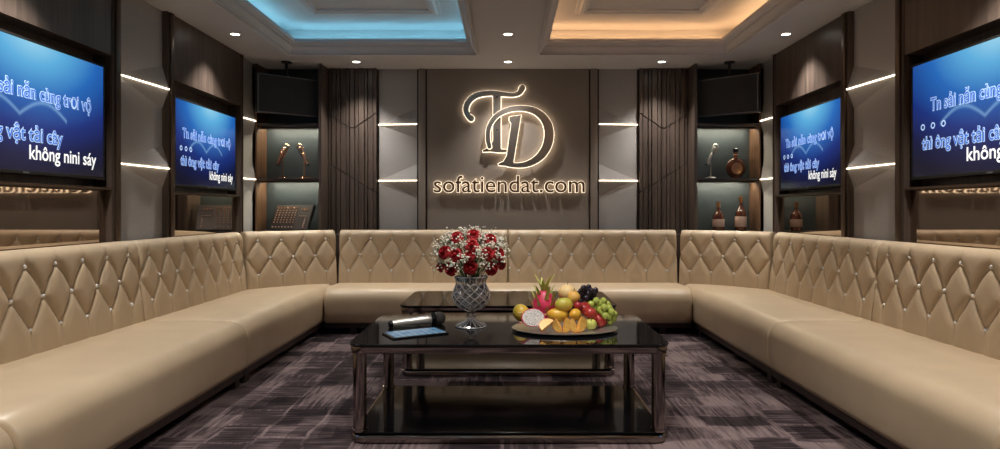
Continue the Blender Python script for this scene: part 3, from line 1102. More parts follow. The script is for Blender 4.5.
# ---------------------------------------------------------------- crystal vase
VX, VY = -0.197, 3.41
t = thing('crystal_vase', 'cut crystal footed vase holding red roses on the near glass table', 'vase', (VX, VY, TOPZ))
def cut(amp, n, tw=22.0):
    def f(r, z, a):
        k = 1.0
        if 0.09 < z < 0.225:
            s1 = abs(math.sin((a * n + z * 110) / 2)); s2 = abs(math.sin((a * n - z * 110) / 2))
            return r - amp * (1 - min(s1, s2) * 1.6 if min(s1, s2) < 0.6 else 0.04)
        return r * (1 + 0.035 * math.cos(a * n))
    return f
prof = [(0.001, 0.0), (0.078, 0.0), (0.080, 0.004), (0.074, 0.010), (0.055, 0.017), (0.034, 0.026), (0.022, 0.036), (0.018, 0.044), (0.024, 0.050), (0.027, 0.056), (0.022, 0.063), (0.018, 0.069), (0.022, 0.076), (0.034, 0.084)]
prof += [(0.058, 0.098), (0.079, 0.114), (0.092, 0.132), (0.099, 0.152), (0.101, 0.170), (0.098, 0.188), (0.091, 0.204), (0.083, 0.218), (0.078, 0.230), (0.078, 0.242), (0.083, 0.256), (0.088, 0.266), (0.087, 0.268)]
dense = []
for (a, b) in zip(prof, prof[1:]):
    ns = 3 if 0.08 < a[1] < 0.225 else 1
    for k in range(ns):
        dense.append((a[0] + (b[0] - a[0]) * k / ns, a[1] + (b[1] - a[1]) * k / ns))
dense.append(prof[-1])
inner = [(0.083, 0.265), (0.077, 0.254), (0.070, 0.240), (0.070, 0.228), (0.083, 0.202), (0.090, 0.170), (0.086, 0.144), (0.068, 0.118), (0.036, 0.100), (0.001, 0.097)]
m = MB()
rings = []
SEG = 80
fo = cut(0.012, 10)
for (r, z) in dense:
    rings.append([(max(1e-4, fo(r, z, 2 * PI * k / SEG)) * math.cos(2 * PI * k / SEG), max(1e-4, fo(r, z, 2 * PI * k / SEG)) * math.sin(2 * PI * k / SEG), z) for k in range(SEG)])
for (r, z) in inner:
    rings.append([(r * math.cos(2 * PI * k / SEG), r * math.sin(2 * PI * k / SEG), z) for k in range(SEG)])
m.loft(rings)
m.build('vase_body', 'crystal', t, sharp=8)
M['cut_glint'] = simple('painted crystal glint', srgb(226, 226, 228), 0.15, 0.0, var=0.05, spec=0.9, coat=1.0)  # white lines along the cuts, sparkle of the crystal put into the colour
def prof_r(z):
    for (r0, z0), (r1, z1) in zip(prof, prof[1:]):
        if z0 <= z <= z1 and z1 > z0:
            return r0 + (r1 - r0) * (z - z0) / (z1 - z0)
    return prof[-1][0]
m = MB()
for k in range(12):
    for sg in (-1, 1):
        pts_ = []
        for j in range(25):
            z = 0.092 + (0.238 - 0.092) * j / 24
            a = 2 * PI * k / 12 + sg * (z - 0.092) * 12.5
            pts_.append((prof_r(z) * 1.005 * math.cos(a), prof_r(z) * 1.005 * math.sin(a), z))
        m.tube(pts_, 0.0018, 4)
for k in range(16):
    a = 2 * PI * k / 16
    m.tube([(prof_r(z) * 1.03 * math.cos(a), prof_r(z) * 1.03 * math.sin(a), z + 0.001) for z in (0.004, 0.010, 0.017, 0.026, 0.036, 0.044)], 0.0016, 4)
    m.tube([(prof_r(z) * 1.02 * math.cos(a), prof_r(z) * 1.02 * math.sin(a), z) for z in (0.240, 0.250, 0.258, 0.266)], 0.0014, 4)
m.tube([(0.0885 * (1 + 0.035 * math.cos(10 * 2 * PI * i / 60)) * math.cos(2 * PI * i / 60), 0.0885 * (1 + 0.035 * math.cos(10 * 2 * PI * i / 60)) * math.sin(2 * PI * i / 60), 0.2675) for i in range(61)], 0.0022, 5)
m.tube([(0.0805 * math.cos(2 * PI * i / 40), 0.0805 * math.sin(2 * PI * i / 40), 0.004) for i in range(41)], 0.002, 5)
m.build('glint_lattice', 'cut_glint', t)

# ---------------------------------------------------------------- roses
def rose_mat():
    m, nt, b = new_mat('rose petal')
    n = nd(nt, 'ShaderNodeTexNoise')
    n.inputs['Scale'].default_value = 60
    nt.links.new(coords(nt), n.inputs['Vector'])
    nt.links.new(ramp(nt, n.outputs['Fac'], [(0.3, srgb(130, 5, 14)), (0.7, srgb(182, 12, 24))]), b.inputs['Base Color'])
    b.inputs['Roughness'].default_value = 0.6
    return m
M['rose'] = rose_mat()
M['leaf'] = simple('rose leaf', srgb(46, 74, 34), 0.5, var=0.25, scale=40)
M['stem'] = simple('green stem', srgb(58, 84, 44), 0.5, var=0.2, scale=30)
M['breath'] = simple('white blossom', srgb(232, 228, 212), 0.7, var=0.05)
def petal(m, ang, base_r, h, flare, width, curl, z0):
    nu_, nv_ = 6, 6
    rows = []
    for j in range(nv_ + 1):
        v = j / nv_
        r = base_r * (0.25 + 0.95 * math.sin(v * PI * 0.55)) + flare * v ** 2.5
        z = z0 + h * v - curl * max(0, v - 0.72) ** 1.3
        row = []
        for i in range(nu_ + 1):
            u = (i / nu_ - 0.5) * 2
            a = ang + u * width * (0.55 + 0.45 * math.sin(PI * min(1, v * 0.9 + 0.12)))
            zz = z - 0.18 * h * (u * u) * v
            row.append((r * math.cos(a), r * math.sin(a), zz))
        rows.append(row)
    n = nu_ + 1
    m.add([p for r_ in rows for p in r_], [(j * n + i, j * n + i + 1, (j + 1) * n + i + 1, (j + 1) * n + i) for j in range(nv_) for i in range(nu_)])
def rose_head():
    m = MB()
    m.ell((0, 0, 0.016), (0.013, 0.013, 0.018), 10, 8)
    for k in range(3): petal(m, k * 2.1, 0.012, 0.036, 0.001, 1.25, 0.01, 0.004)
    for k in range(4): petal(m, k * PI / 2 + 0.5, 0.019, 0.037, 0.003, 1.05, 0.04, 0.0)
    for k in range(5): petal(m, k * 2 * PI / 5 + 0.2, 0.026, 0.034, 0.007, 0.85, 0.09, -0.003)
    for k in range(5): petal(m, k * 2 * PI / 5 + 0.85, 0.031, 0.026, 0.011, 0.8, 0.12, -0.006)
    return m
def leaf_mesh(m, p, d, L, wd):
    d = Vector(d).normalized()
    s = d.cross(Vector((0, 0, 1))).normalized()
    up = s.cross(d)
    rows = []
    for j in range(7):
        v = j / 6
        q = Vector(p) + d * L * v + up * (0.25 * L * math.sin(v * PI) - 0.15 * L * v)
        wv = wd * math.sin(PI * min(1, v * 0.92 + 0.06))
        rows += [q - s * wv + up * wv * 0.3, q, q + s * wv + up * wv * 0.3]
    m.add(rows, [(j * 3 + i, j * 3 + i + 1, (j + 1) * 3 + i + 1, (j + 1) * 3 + i) for j in range(6) for i in range(2)])
# pixel centres measured on the photograph, turned into places on a dome around the vase mouth
ROSES = [(455.7, 235.3, 'upper left of the bouquet'), (473.8, 232.6, 'at the very top of the bouquet'), (491.3, 237.4, 'upper right of the bouquet'), (471.8, 244.0, 'just below the topmost rose'),
         (442.5, 251.2, 'at the left, over the lower left edge rose'), (454.6, 254.0, 'left of the small middle rose'), (469.9, 254.6, 'small one in the middle of the bouquet'), (488.5, 252.8, 'right of the small middle rose'), (500.2, 252.5, 'at the right edge, higher one'),
         (438.0, 266.5, 'at the lower left edge'), (448.7, 269.1, 'lower left, beside the bottom middle rose'), (470.2, 267.6, 'in front at the bottom middle'), (493.6, 268.7, 'lower right, beside the bottom middle rose'), (504.0, 264.0, 'at the right edge, lower one')]
MOUTH = Vector((VX, VY, TOPZ + 0.245))
CEN = Vector((VX, VY, 0.845))
head_o = None
for i, (x, y, lab) in enumerate(ROSES):
    s = 640 / 3.30
    dx = (x - 508) / s - VX
    dz = 1.08 - (y - 210) / s - CEN.z
    rr = (dx / 0.185) ** 2 + (dz / 0.135) ** 2
    dep = 0.15 * math.sqrt(max(0.05, 1 - min(0.95, rr)))
    d = VY - dep
    s = 640 / d
    P = Vector(((x - 508) / s, d, 1.08 - (y - 210) / s))
    t = thing('rose', 'red rose ' + lab, 'flower', P, 0, 'red roses in the crystal vase')
    nrm = (P - (CEN - Vector((0, 0, 0.06)))).normalized()
    nrm = (nrm + Vector((0, -0.55, 0.12))).normalized()
    q = nrm.to_track_quat('Z', 'Y') @ Euler((0, 0, i * 1.3)).to_quaternion()
    sc_ = 0.82 if i not in (6, 9, 13) else 0.66
    if head_o is None:
        head_o = rose_head().build('flower_head', 'rose', t, sharp=80)
        ho = head_o
    else:
        ho = link_copy(head_o, t, (0, 0, 0))
    ho.rotation_mode = 'QUATERNION'
    ho.rotation_quaternion = q
    ho.location = nrm * -0.018
    ho.scale = (sc_, sc_, sc_)
    # stem down into the vase
    a = -nrm * 0.02
    off = Vector((P.x - VX, P.y - VY, 0)) * 0.30
    foot = Vector((VX, VY, TOPZ + 0.118)) + off * 0.7 - P
    neck = Vector((VX, VY, TOPZ + 0.235)) + off - P
    pts = [a, a * 0.4 + neck * 0.6 + Vector((0, 0, 0.03)) - nrm * 0.02, neck, foot]
    MB().tube(smooth_path([tuple(p) for p in pts], 4), 0.0026, 6).build('stem', 'stem', t)
    m = MB()
    for k in range(2):
        aa = i + k * 3.0
        d_ = (Vector((math.cos(aa), math.sin(aa), 0.25)) - nrm * 0.8 * nrm.dot(Vector((math.cos(aa), math.sin(aa), 0.25)))) + nrm * 0.15
        leaf_mesh(m, a - nrm * 0.022, d_, 0.050, 0.015)
    m.build('leaf', 'leaf', t, sharp=80)
# gypsophila: a cloud of tiny blossoms nobody could count
m = MB()
st = MB()
rnd = random.Random(3)
def tiny(c, r):
    m.ell(c, (r, r, r * 0.8), 5, 4)
ROSE_P = [o.location.copy() for o in C.objects if o.name.split('.')[0] == 'rose']
made = 0
while made < 96:
    ph = rnd.uniform(0, 2 * PI)
    el = rnd.uniform(-0.45, 1.0)
    ce = math.sqrt(max(0, 1 - min(1, abs(el)) ** 2))
    dirv = Vector((math.cos(ph) * ce, math.sin(ph) * ce, el))
    P = CEN + Vector((dirv.x * 0.185, dirv.y * 0.172, dirv.z * 0.132 - 0.004))
    if min((P - q).length for q in ROSE_P) < 0.030:
        continue
    made += 1
    st.tube([MOUTH + Vector((dirv.x * 0.03, dirv.y * 0.03, 0)), CEN * 0.5 + P * 0.5 - Vector((0, 0, 0.03)), P], 0.0011, 4)
    for j in range(12):
        q = P + Vector((rnd.gauss(0, 0.015), rnd.gauss(0, 0.015), rnd.gauss(0, 0.014)))
        if min((q - r_).length for r_ in ROSE_P) < 0.026:
            continue
        if j % 2 == 0:
            st.tube([P - dirv * 0.03, q], 0.0006, 3)
        tiny(q, rnd.uniform(0.0040, 0.0068))
tg = tag(m.build('gypsophila', 'breath', None, loc=tuple(CEN)), 'cloud of tiny white filler blossoms between the red roses', 'flower', kind='stuff')
st.build('sprig_stem', 'stem', tg, world=True)

# ---------------------------------------------------------------- platter and fruit
PXc, PYc = 0.292, 3.30
PA, PBy = 0.272, 0.195
t = thing('platter', 'oval silver platter piled with fruit on the near glass table', 'tray', (PXc, PYc, TOPZ))
def oval(k, z, n=48, wob=0.0):
    return [(PA * k * math.cos(2 * PI * i / n) * (1 + wob * math.cos(12 * 2 * PI * i / n)), PBy * k * math.sin(2 * PI * i / n) * (1 + wob * math.cos(12 * 2 * PI * i / n)), z) for i in range(n)]
MB().loft([oval(0.70, 0.0), oval(0.74, 0.001), oval(0.84, 0.003), oval(0.97, 0.012, wob=0.004), oval(1.0, 0.013, wob=0.006), oval(0.995, 0.017, wob=0.006), oval(0.95, 0.0155), oval(0.82, 0.0075), oval(0.72, 0.0055), oval(0.1, 0.005)]).build('dish', 'tray', t, sharp=50)
TZ = TOPZ + 0.006

def fruit_mat(name, c0, c1, scale=9, rough=0.38, axis=None, spot=None):
    m, nt, b = new_mat(name)
    n = nd(nt, 'ShaderNodeTexNoise')
    n.inputs['Scale'].default_value = scale
    n.inputs['Detail'].default_value = 3
    nt.links.new(coords(nt), n.inputs['Vector'])
    f = n.outputs['Fac']
    if axis is not None:
        tc = nd(nt, 'ShaderNodeTexCoord')
        sp = nd(nt, 'ShaderNodeSeparateXYZ')
        nt.links.new(tc.outputs['Object'], sp.inputs[0])
        f = mth(nt, 'ADD', mth(nt, 'MULTIPLY', f, 0.6), mth(nt, 'ADD', mth(nt, 'MULTIPLY', sp.outputs[axis[0]], axis[1]), 0.2))
    col = ramp(nt, f, [(0.3, c0), (0.7, c1)])
    if spot:
        v = nd(nt, 'ShaderNodeTexNoise')
        v.inputs['Scale'].default_value = 160
        nt.links.new(coords(nt), v.inputs['Vector'])
        col = mixc(nt, mth(nt, 'MULTIPLY', mth(nt, 'GREATER_THAN', v.outputs['Fac'], 0.62), 0.5), col, spot)
    nt.links.new(col, b.inputs['Base Color'])
    b.inputs['Roughness'].default_value = rough
    b.inputs['Subsurface Weight'].default_value = 0.06
    b.inputs['Subsurface Radius'].default_value = (0.01, 0.006, 0.003)
    return m
M['mango_yellow'] = fruit_mat('yellow mango', srgb(214, 150, 40), srgb(228, 186, 66), axis=(2, 3))
M['mango_green'] = fruit_mat('green yellow mango', srgb(170, 172, 62), srgb(228, 200, 88), axis=(2, -4))
M['mango_left'] = fruit_mat('ripe mango', srgb(176, 158, 52), srgb(238, 188, 70), axis=(0, -5))
M['melon'] = fruit_mat('netted melon', srgb(226, 190, 128), srgb(242, 214, 160), 60, 0.55, spot=srgb(240, 218, 170))
M['orange'] = fruit_mat('pale orange', srgb(216, 160, 70), srgb(232, 186, 96), 14, 0.45, spot=srgb(240, 205, 130))
M['apple_red'] = fruit_mat('red apple', srgb(140, 22, 30), srgb(182, 58, 50), 12, 0.3, spot=srgb(206, 120, 90))
M['plum'] = fruit_mat('red plum', srgb(128, 18, 34), srgb(170, 44, 52), 9, 0.3)
M['guava'] = fruit_mat('green apple', srgb(176, 184, 74), srgb(214, 214, 118), 10, 0.35)
M['grape_green'] = fruit_mat('green grape', srgb(146, 160, 58), srgb(186, 196, 96), 20, 0.25)
M['grape_black'] = fruit_mat('black grape', srgb(20, 14, 24), srgb(46, 34, 48), 20, 0.3)
M['pitaya'] = fruit_mat('dragon fruit skin', srgb(186, 30, 74), srgb(224, 66, 104), 8, 0.42)
M['pitaya_scale'] = fruit_mat('dragon fruit scale', srgb(196, 64, 84), srgb(190, 200, 104), 10, 0.5, axis=(2, 5))
M['rind'] = simple('orange rind', srgb(222, 128, 30), 0.45, var=0.08, scale=60, bump=0.2, bscale=300)
M['pulp'] = fruit_mat('orange flesh', srgb(238, 172, 66), srgb(248, 212, 122), 90, 0.3)
def flesh_mat():
    m, nt, b = new_mat('dragon fruit flesh')
    v = nd(nt, 'ShaderNodeTexVoronoi')
    v.inputs['Scale'].default_value = 170
    nt.links.new(coords(nt), v.inputs['Vector'])
    nt.links.new(ramp(nt, v.outputs['Distance'], [(0.22, srgb(38, 34, 36)), (0.36, srgb(232, 228, 224))]), b.inputs['Base Color'])
    b.inputs['Roughness'].default_value = 0.4
    return m
M['pitaya_flesh'] = flesh_mat()
M['fruit_stem'] = simple('fruit stalk', srgb(96, 74, 44), 0.7)

def place(x, y, d=None, rz=None):
    """photo position to a place: resting on the platter if rz is given, else at depth d"""
    if rz is not None:
        z = TZ + rz
        s = (y - 210) / (1.08 - z)
        return Vector(((x - 508) / s, 640 / s, z))
    s = 640 / d
    return Vector(((x - 508) / s, d, 1.08 - (y - 210) / s))

def mango(label, P, r, rot, mat, group='mangoes on the platter'):
    t = thing('mango', label, 'fruit', P, 0, group)
    def fn(p):
        return Vector((p.x, p.y * (1 + 0.06 * p.x), p.z * (1 + 0.10 * p.x) + 0.08 * p.x * p.x))
    o = MB().ell((0, 0, 0), r, 20, 12, fn=fn).build('skin', mat, t)
    o.rotation_euler = rot
    s = MB().tube([(r[0] * 0.97, 0, r[2] * 0.08), (r[0] * 1.08, 0, r[2] * 0.12)], 0.003, 6).build('stalk', 'fruit_stem', t)
    s.rotation_euler = rot
    return t
mango('ripe yellow green mango at the left end of the platter', place(521.5, 313, rz=0.046), (0.050, 0.042, 0.046), (0, R(-20), R(150)), 'mango_left')
mango('greenish yellow mango on top of the middle of the fruit pile', place(563.8, 304.8, 3.31), (0.048, 0.036, 0.036), (0, 0, R(5)), 'mango_green')
mango('golden mango lying behind the orange wedges', place(557.6, 315.2, 3.31), (0.056, 0.038, 0.036), (0, R(4), R(-4)), 'mango_yellow')
mango('small golden mango beside the red apples', place(575.0, 314.8, 3.30), (0.034, 0.032, 0.031), (0, 0, R(60)), 'mango_yellow')

def round_fruit(name, label, P, r, mat, group=None, sq=0.93, dip=0.18, rot=(0, 0, 0)):
    t = thing(name, label, 'fruit', P, 0, group)
    def fn(p):
        h = math.hypot(p.x, p.y)
        k = math.exp(-(h / 0.28) ** 2)
        return Vector((p.x, p.y, p.z * (sq - dip * k)))
    o = MB().ell((0, 0, 0), r, 20, 14, fn=fn).build('skin', mat, t)
    o.rotation_euler = rot
    s = MB().tube([(0, 0, r * (sq - dip) * 0.97), (0.002, 0, r * (sq - dip) + 0.008), (0.004, 0.001, r * (sq - dip) + 0.016)], 0.0016, 6).build('stalk', 'fruit_stem', t)
    s.rotation_euler = rot
    return t
round_fruit('melon', 'pale netted melon at the back of the fruit pile', place(567.4, 292.6, 3.42), 0.050, 'melon', dip=0.05, sq=0.9)
round_fruit('orange', 'pale orange resting against the melon', place(573.8, 297.4, 3.36), 0.034, 'orange', dip=0.04, sq=0.97)
round_fruit('plum', 'small dark red plum between the green mango and the grapes', place(578.0, 305.8, 3.33), 0.024, 'plum', dip=0.08)
round_fruit('apple', 'red apple behind the others, under the green grapes', place(584.5, 308.5, 3.36), 0.036, 'apple_red', 'red apples on the platter', rot=(R(30), 0, 0))
round_fruit('apple', 'red apple in the middle of the apples', place(590.5, 313.5, 3.30), 0.033, 'apple_red', 'red apples on the platter', rot=(R(-20), R(20), 0))
round_fruit('apple', 'red apple nearest the right rim of the platter', place(600.2, 320.0, rz=0.036), 0.038, 'apple_red', 'red apples on the platter', rot=(R(40), R(10), 0))
round_fruit('green_apple', 'small green apple at the front of the platter', place(590.8, 324.0, rz=0.029), 0.031, 'guava', rot=(R(35), 0, 0))

def grapes(label, spots, r, mat, stem_pts, d0):
    P0 = place(*stem_pts[0][:2], stem_pts[0][2])
    t = thing('grape_bunch', label, 'fruit', P0)
    pts = [place(*q[:2], q[2]) - P0 for q in stem_pts]
    MB().tube([tuple(p) for p in pts], 0.0022, 6).build('stalk', 'fruit_stem', t)
    base = None
    for (x, y, d) in spots:
        loc = place(x, y, d) - P0
        if base is None:
            base = MB().ell((0, 0, 0), (r, r, r * 1.12), 12, 8).build('grape', mat, t)
            base.location = loc
        else:
            link_copy(base, t, loc)
rg = random.Random(5)
GG = []
for (x, y) in ((591, 304.5), (596.2, 301), (600.5, 303.2), (597, 306.5), (603.5, 301.2), (607.5, 304.8), (604, 307.5), (600, 310), (594.5, 308.5), (609.2, 308.3), (606.8, 312), (611.6, 312.2), (614.2, 314.5), (609.6, 316), (613.2, 318.4), (610, 321.2), (605.2, 315.6), (602.6, 312.2)):
    GG.append((x, y, 3.36 + rg.uniform(-0.03, 0.03)))
for k in range(10):
    GG.append((rg.uniform(593, 612), rg.uniform(306, 318), 3.40 + rg.uniform(0, 0.03)))
grapes('bunch of green grapes at the right end of the platter', GG, 0.0185, 'grape_green', [(603, 309, 3.39), (597, 304, 3.38), (600, 299, 3.40)], 3.36)
BG = []
for (x, y) in ((583.5, 288.2), (588.6, 287.6), (585.8, 291), (591.2, 291), (581, 291.5), (594, 294.6), (588.2, 294.4), (583.2, 295), (591.5, 297.8), (586.2, 298.2), (581.8, 299), (580.6, 302), (595.5, 290.5), (588.8, 301)):
    BG.append((x, y, 3.41 + rg.uniform(-0.025, 0.025)))
grapes('bunch of black grapes at the back of the fruit pile', BG, 0.0165, 'grape_black', [(587, 298, 3.42), (586, 292, 3.43), (584, 285, 3.43)], 3.40)

def dragon_fruit():
    P = place(544.2, 304, 3.40)
    t = thing('dragon_fruit', 'whole pink dragon fruit standing at the left of the platter', 'fruit', P)
    def fn(p):
        return Vector((p.x * (1 - 0.22 * max(0, p.z)), p.y * (1 - 0.22 * max(0, p.z)), p.z))
    MB().ell((0, 0, 0), (0.063, 0.058, 0.078), 20, 14, fn=fn).build('skin', 'pitaya', t)
    def scale_leaf(m, base, d, out, L, wd):
        d = Vector(d).normalized()
        s = Vector(out).cross(d).normalized()
        o = Vector(out).normalized()
        rows = []
        for j in range(6):
            v = j / 5
            q = Vector(base) + d * L * v + o * (L * 0.32 * v * v)
            wv = wd * (1 - v) ** 0.75 * (0.9 + 0.4 * v) + 0.0006
            rows.append([q - s * wv, q + o * 0.004 * (1 - v), q + s * wv, q - o * 0.003])
        m.loft(rows)
    rz_ = random.Random(2)
    for ring_i, (zz, nn, L) in enumerate(((-0.45, 5, 0.034), (-0.05, 6, 0.036), (0.35, 6, 0.042), (0.68, 5, 0.05))):
        for k in range(nn):
            a = 2 * PI * (k + 0.5 * ring_i) / nn + rz_.uniform(-0.2, 0.2) - PI / 2
            c_ = math.sqrt(1 - zz * zz) * (1 - 0.22 * max(0, zz))
            out = Vector((math.cos(a), math.sin(a), 0.15))
            m = MB()
            scale_leaf(m, (0.062 * c_ * math.cos(a) * 0.98, 0.057 * c_ * math.sin(a) * 0.98, 0.078 * zz), (math.cos(a) * 0.25, math.sin(a) * 0.25, 1), out, L, 0.013)
            m.build('scale', 'pitaya_scale', t, sharp=80)
    for k in range(7):
        a = 2 * PI * k / 7
        m = MB()
        scale_leaf(m, (0.012 * math.cos(a), 0.012 * math.sin(a), 0.072), (0.22 * math.cos(a), 0.22 * math.sin(a), 1), (math.cos(a), math.sin(a), 0.1), (0.085, 0.055, 0.065)[k % 3], 0.016)
        m.build('crown_leaf', 'pitaya_scale', t, sharp=80)
dragon_fruit()

def dragon_half():
    P = place(533.3, 317.6, 3.25)
    t = thing('halved_dragon_fruit', 'halved dragon fruit showing white speckled flesh at the front left of the platter', 'fruit', P)
    rot = Euler((R(-18), 0, R(12)))
    q = rot.to_matrix().to_4x4()
    n = 28
    A, B = 0.062, 0.047
    rr = []
    for j in range(8):
        t_ = PI / 2 * j / 7
        k = math.cos(t_)
        rr.append([q @ Vector((A * k * math.cos(2 * PI * i / n), 0.045 * math.sin(t_), B * k * math.sin(2 * PI * i / n))) for i in range(n)])
    for i in range(len(rr[-1])): rr[-1][i] = q @ Vector((1e-4 * math.cos(i), 0.045, 1e-4 * math.sin(i)))
    MB().loft(rr, cap0=True).build('skin', 'pitaya', t)
    f = MB().loft([[q @ Vector((A * k * math.cos(2 * PI * i / n), y, B * k * math.sin(2 * PI * i / n))) for i in range(n)] for k, y in ((0.93, -0.0005), (0.91, -0.0025), (0.3, -0.003))])
    f.build('flesh', 'pitaya_flesh', t)
    m = MB()
    for (a, L) in ((2.6, 0.03), (3.6, 0.028), (0.3, 0.026)):
        b0 = Vector((A * math.cos(a), 0.012, B * math.sin(a)))
        d_ = Vector((math.cos(a), 0.1, math.sin(a) * 0.5))
        m.tube([q @ b0, q @ (b0 + d_ * L * 0.5), q @ (b0 + d_ * L)], [0.006, 0.004, 0.0008], 6)
    m.build('scale', 'pitaya_scale', t)
dragon_half()

def wedge(label, x, y, yaw, lean, r=0.038):
    """orange wedge standing on end: rind outside, two flesh faces meeting in an edge towards the front"""
    P = place(x, y, rz=r * 0.93)
    t = thing('orange_wedge', label, 'fruit', P, yaw, 'orange wedges along the front of the platter')
    half = R(38)
    n, m_ = 14, 8
    rot = Euler((R(-12), lean, 0)).to_matrix().to_4x4()
    arc = [PI * k / n - PI / 2 for k in range(n + 1)]
    ths = [-half + 2 * half * j / m_ + PI / 2 for j in range(m_ + 1)]
    def pt(k, a, th):
        return rot @ Vector((k * r * math.cos(a) * math.cos(th), k * r * math.cos(a) * math.sin(th) - 0.016, k * r * math.sin(a)))
    out = [[pt(1, a, th) for a in arc] for th in ths]
    inn = [[pt(0.93, a, th) for a in arc] for th in ths]
    rind, fl = MB(), MB()
    rind.loft(out, False, False, False)
    rind.loft(inn, False, False, False)
    for e in (0, -1):
        V = [p for ab in zip(out[e], inn[e]) for p in ab]
        rind.add(V, [(2 * k, 2 * k + 1, 2 * k + 3, 2 * k + 2) for k in range(n)])
    rind.build('rind', 'rind', t)
    fl.loft([[pt(0.925, a, th) for a in arc] for th in ths], False, False, False)
    for e in (0, -1):
        fl.add([pt(0.925, a, ths[e]) for a in arc], [tuple(range(n + 1))])
    fl.build('flesh', 'pulp', t)
wedge('orange wedge at the left end of the row, beside the halved dragon fruit', 546.0, 325.0, R(20), R(62), 0.044)
wedge('orange wedge second from the left in the row', 557.5, 325.5, R(25), R(-24))
wedge('orange wedge in the middle of the row', 566.4, 325.3, R(-30), R(6))
wedge('orange wedge second from the right in the row', 573.6, 325.3, R(28), R(-16))
wedge('orange wedge at the right end of the row, beside the green apple', 581.0, 324.3, R(-30), R(14), 0.041)

# ---------------------------------------------------------------- tablet and microphone
def tablet_mat():
    m, nt, b = new_mat('tablet picture')
    b.inputs['Base Color'].default_value = (0.01, 0.01, 0.012, 1)
    tc = nd(nt, 'ShaderNodeTexCoord')
    br = nd(nt, 'ShaderNodeTexBrick')
    br.offset = 0.0
    br.inputs['Scale'].default_value = 1.0
    br.inputs['Brick Width'].default_value = 0.034
    br.inputs['Row Height'].default_value = 0.028
    br.inputs['Mortar Size'].default_value = 0.0035
    br.inputs['Color1'].default_value = (*srgb(96, 150, 190), 1)
    br.inputs['Color2'].default_value = (*srgb(150, 190, 214), 1)
    br.inputs['Mortar'].default_value = (*srgb(44, 96, 140), 1)
    nt.links.new(tc.outputs['Object'], br.inputs['Vector'])
    nt.links.new(br.outputs['Color'], b.inputs['Emission Color'])
    b.inputs['Emission Strength'].default_value = 0.6
    b.inputs['Roughness'].default_value = 0.2
    return m
t = thing('tablet', 'thin tablet with a lit blue screen lying on the near glass table', 'tablet', (-0.463, 3.205, TOPZ), R(30))
m = MB(); plate(m, -0.148, 0.148, -0.086, 0.086, 0.012, [(0.0, 0.003), (0.002, 0.0), (0.006, 0.0), (0.008, 0.0015)])
m.build('body', 'black_gloss', t)
m = MB(); plate(m, -0.134, 0.134, -0.075, 0.075, 0.003, [(0.0078, 0), (0.0086, 0)])
m.build('screen', tablet_mat(), t)

P0 = Vector((-0.622, 3.37, TOPZ + 0.0185)); P1 = Vector((-0.385, 3.465, TOPZ + 0.033))
M['mic_silver'] = simple('satin silver', srgb(200, 196, 190), 0.38, 0.6, var=0.04)
t = thing('microphone', 'silver handheld microphone lying behind the tablet on the near glass table', 'microphone', P0)
q = (P1 - P0).to_track_quat('Z', 'Y')
Lm = (P1 - P0).length
def mic_part(prof, name, mat, seg=20):
    o = MB().lathe([(r * 1.12, z * 1.08) for r, z in prof], seg).build(name, mat, t)
    o.rotation_mode = 'QUATERNION'
    o.rotation_quaternion = q
    return o
mic_part([(0.014, -0.006), (0.0165, -0.002), (0.0165, 0.014)], 'end_cap', 'black_gloss')
mic_part([(0.0165, 0.014), (0.018, 0.05), (0.0195, 0.13), (0.022, 0.19), (0.024, 0.205)], 'handle', 'mic_silver')
mic_part([(0.024, 0.205), (0.0285, 0.212), (0.0295, 0.222), (0.0285, 0.228)], 'collar', 'black_gloss')
M['mesh_ball'] = simple('dark wire mesh', srgb(112, 110, 110), 0.4, 0.7, var=0.4, scale=420, bump=0.8, bscale=700)
mic_part([(0.0285, 0.228), (0.0305, 0.238), (0.031, 0.250), (0.0285, 0.263), (0.021, 0.274), (0.010, 0.279), (0.001, 0.280)], 'grille', 'mesh_ball', 24)
s = MB().box(-0.006, 0.006, -0.0235, -0.0185, 0.135, 0.165, 0.002).build('switch', 'black', t)
s.rotation_mode = 'QUATERNION'
s.rotation_quaternion = q

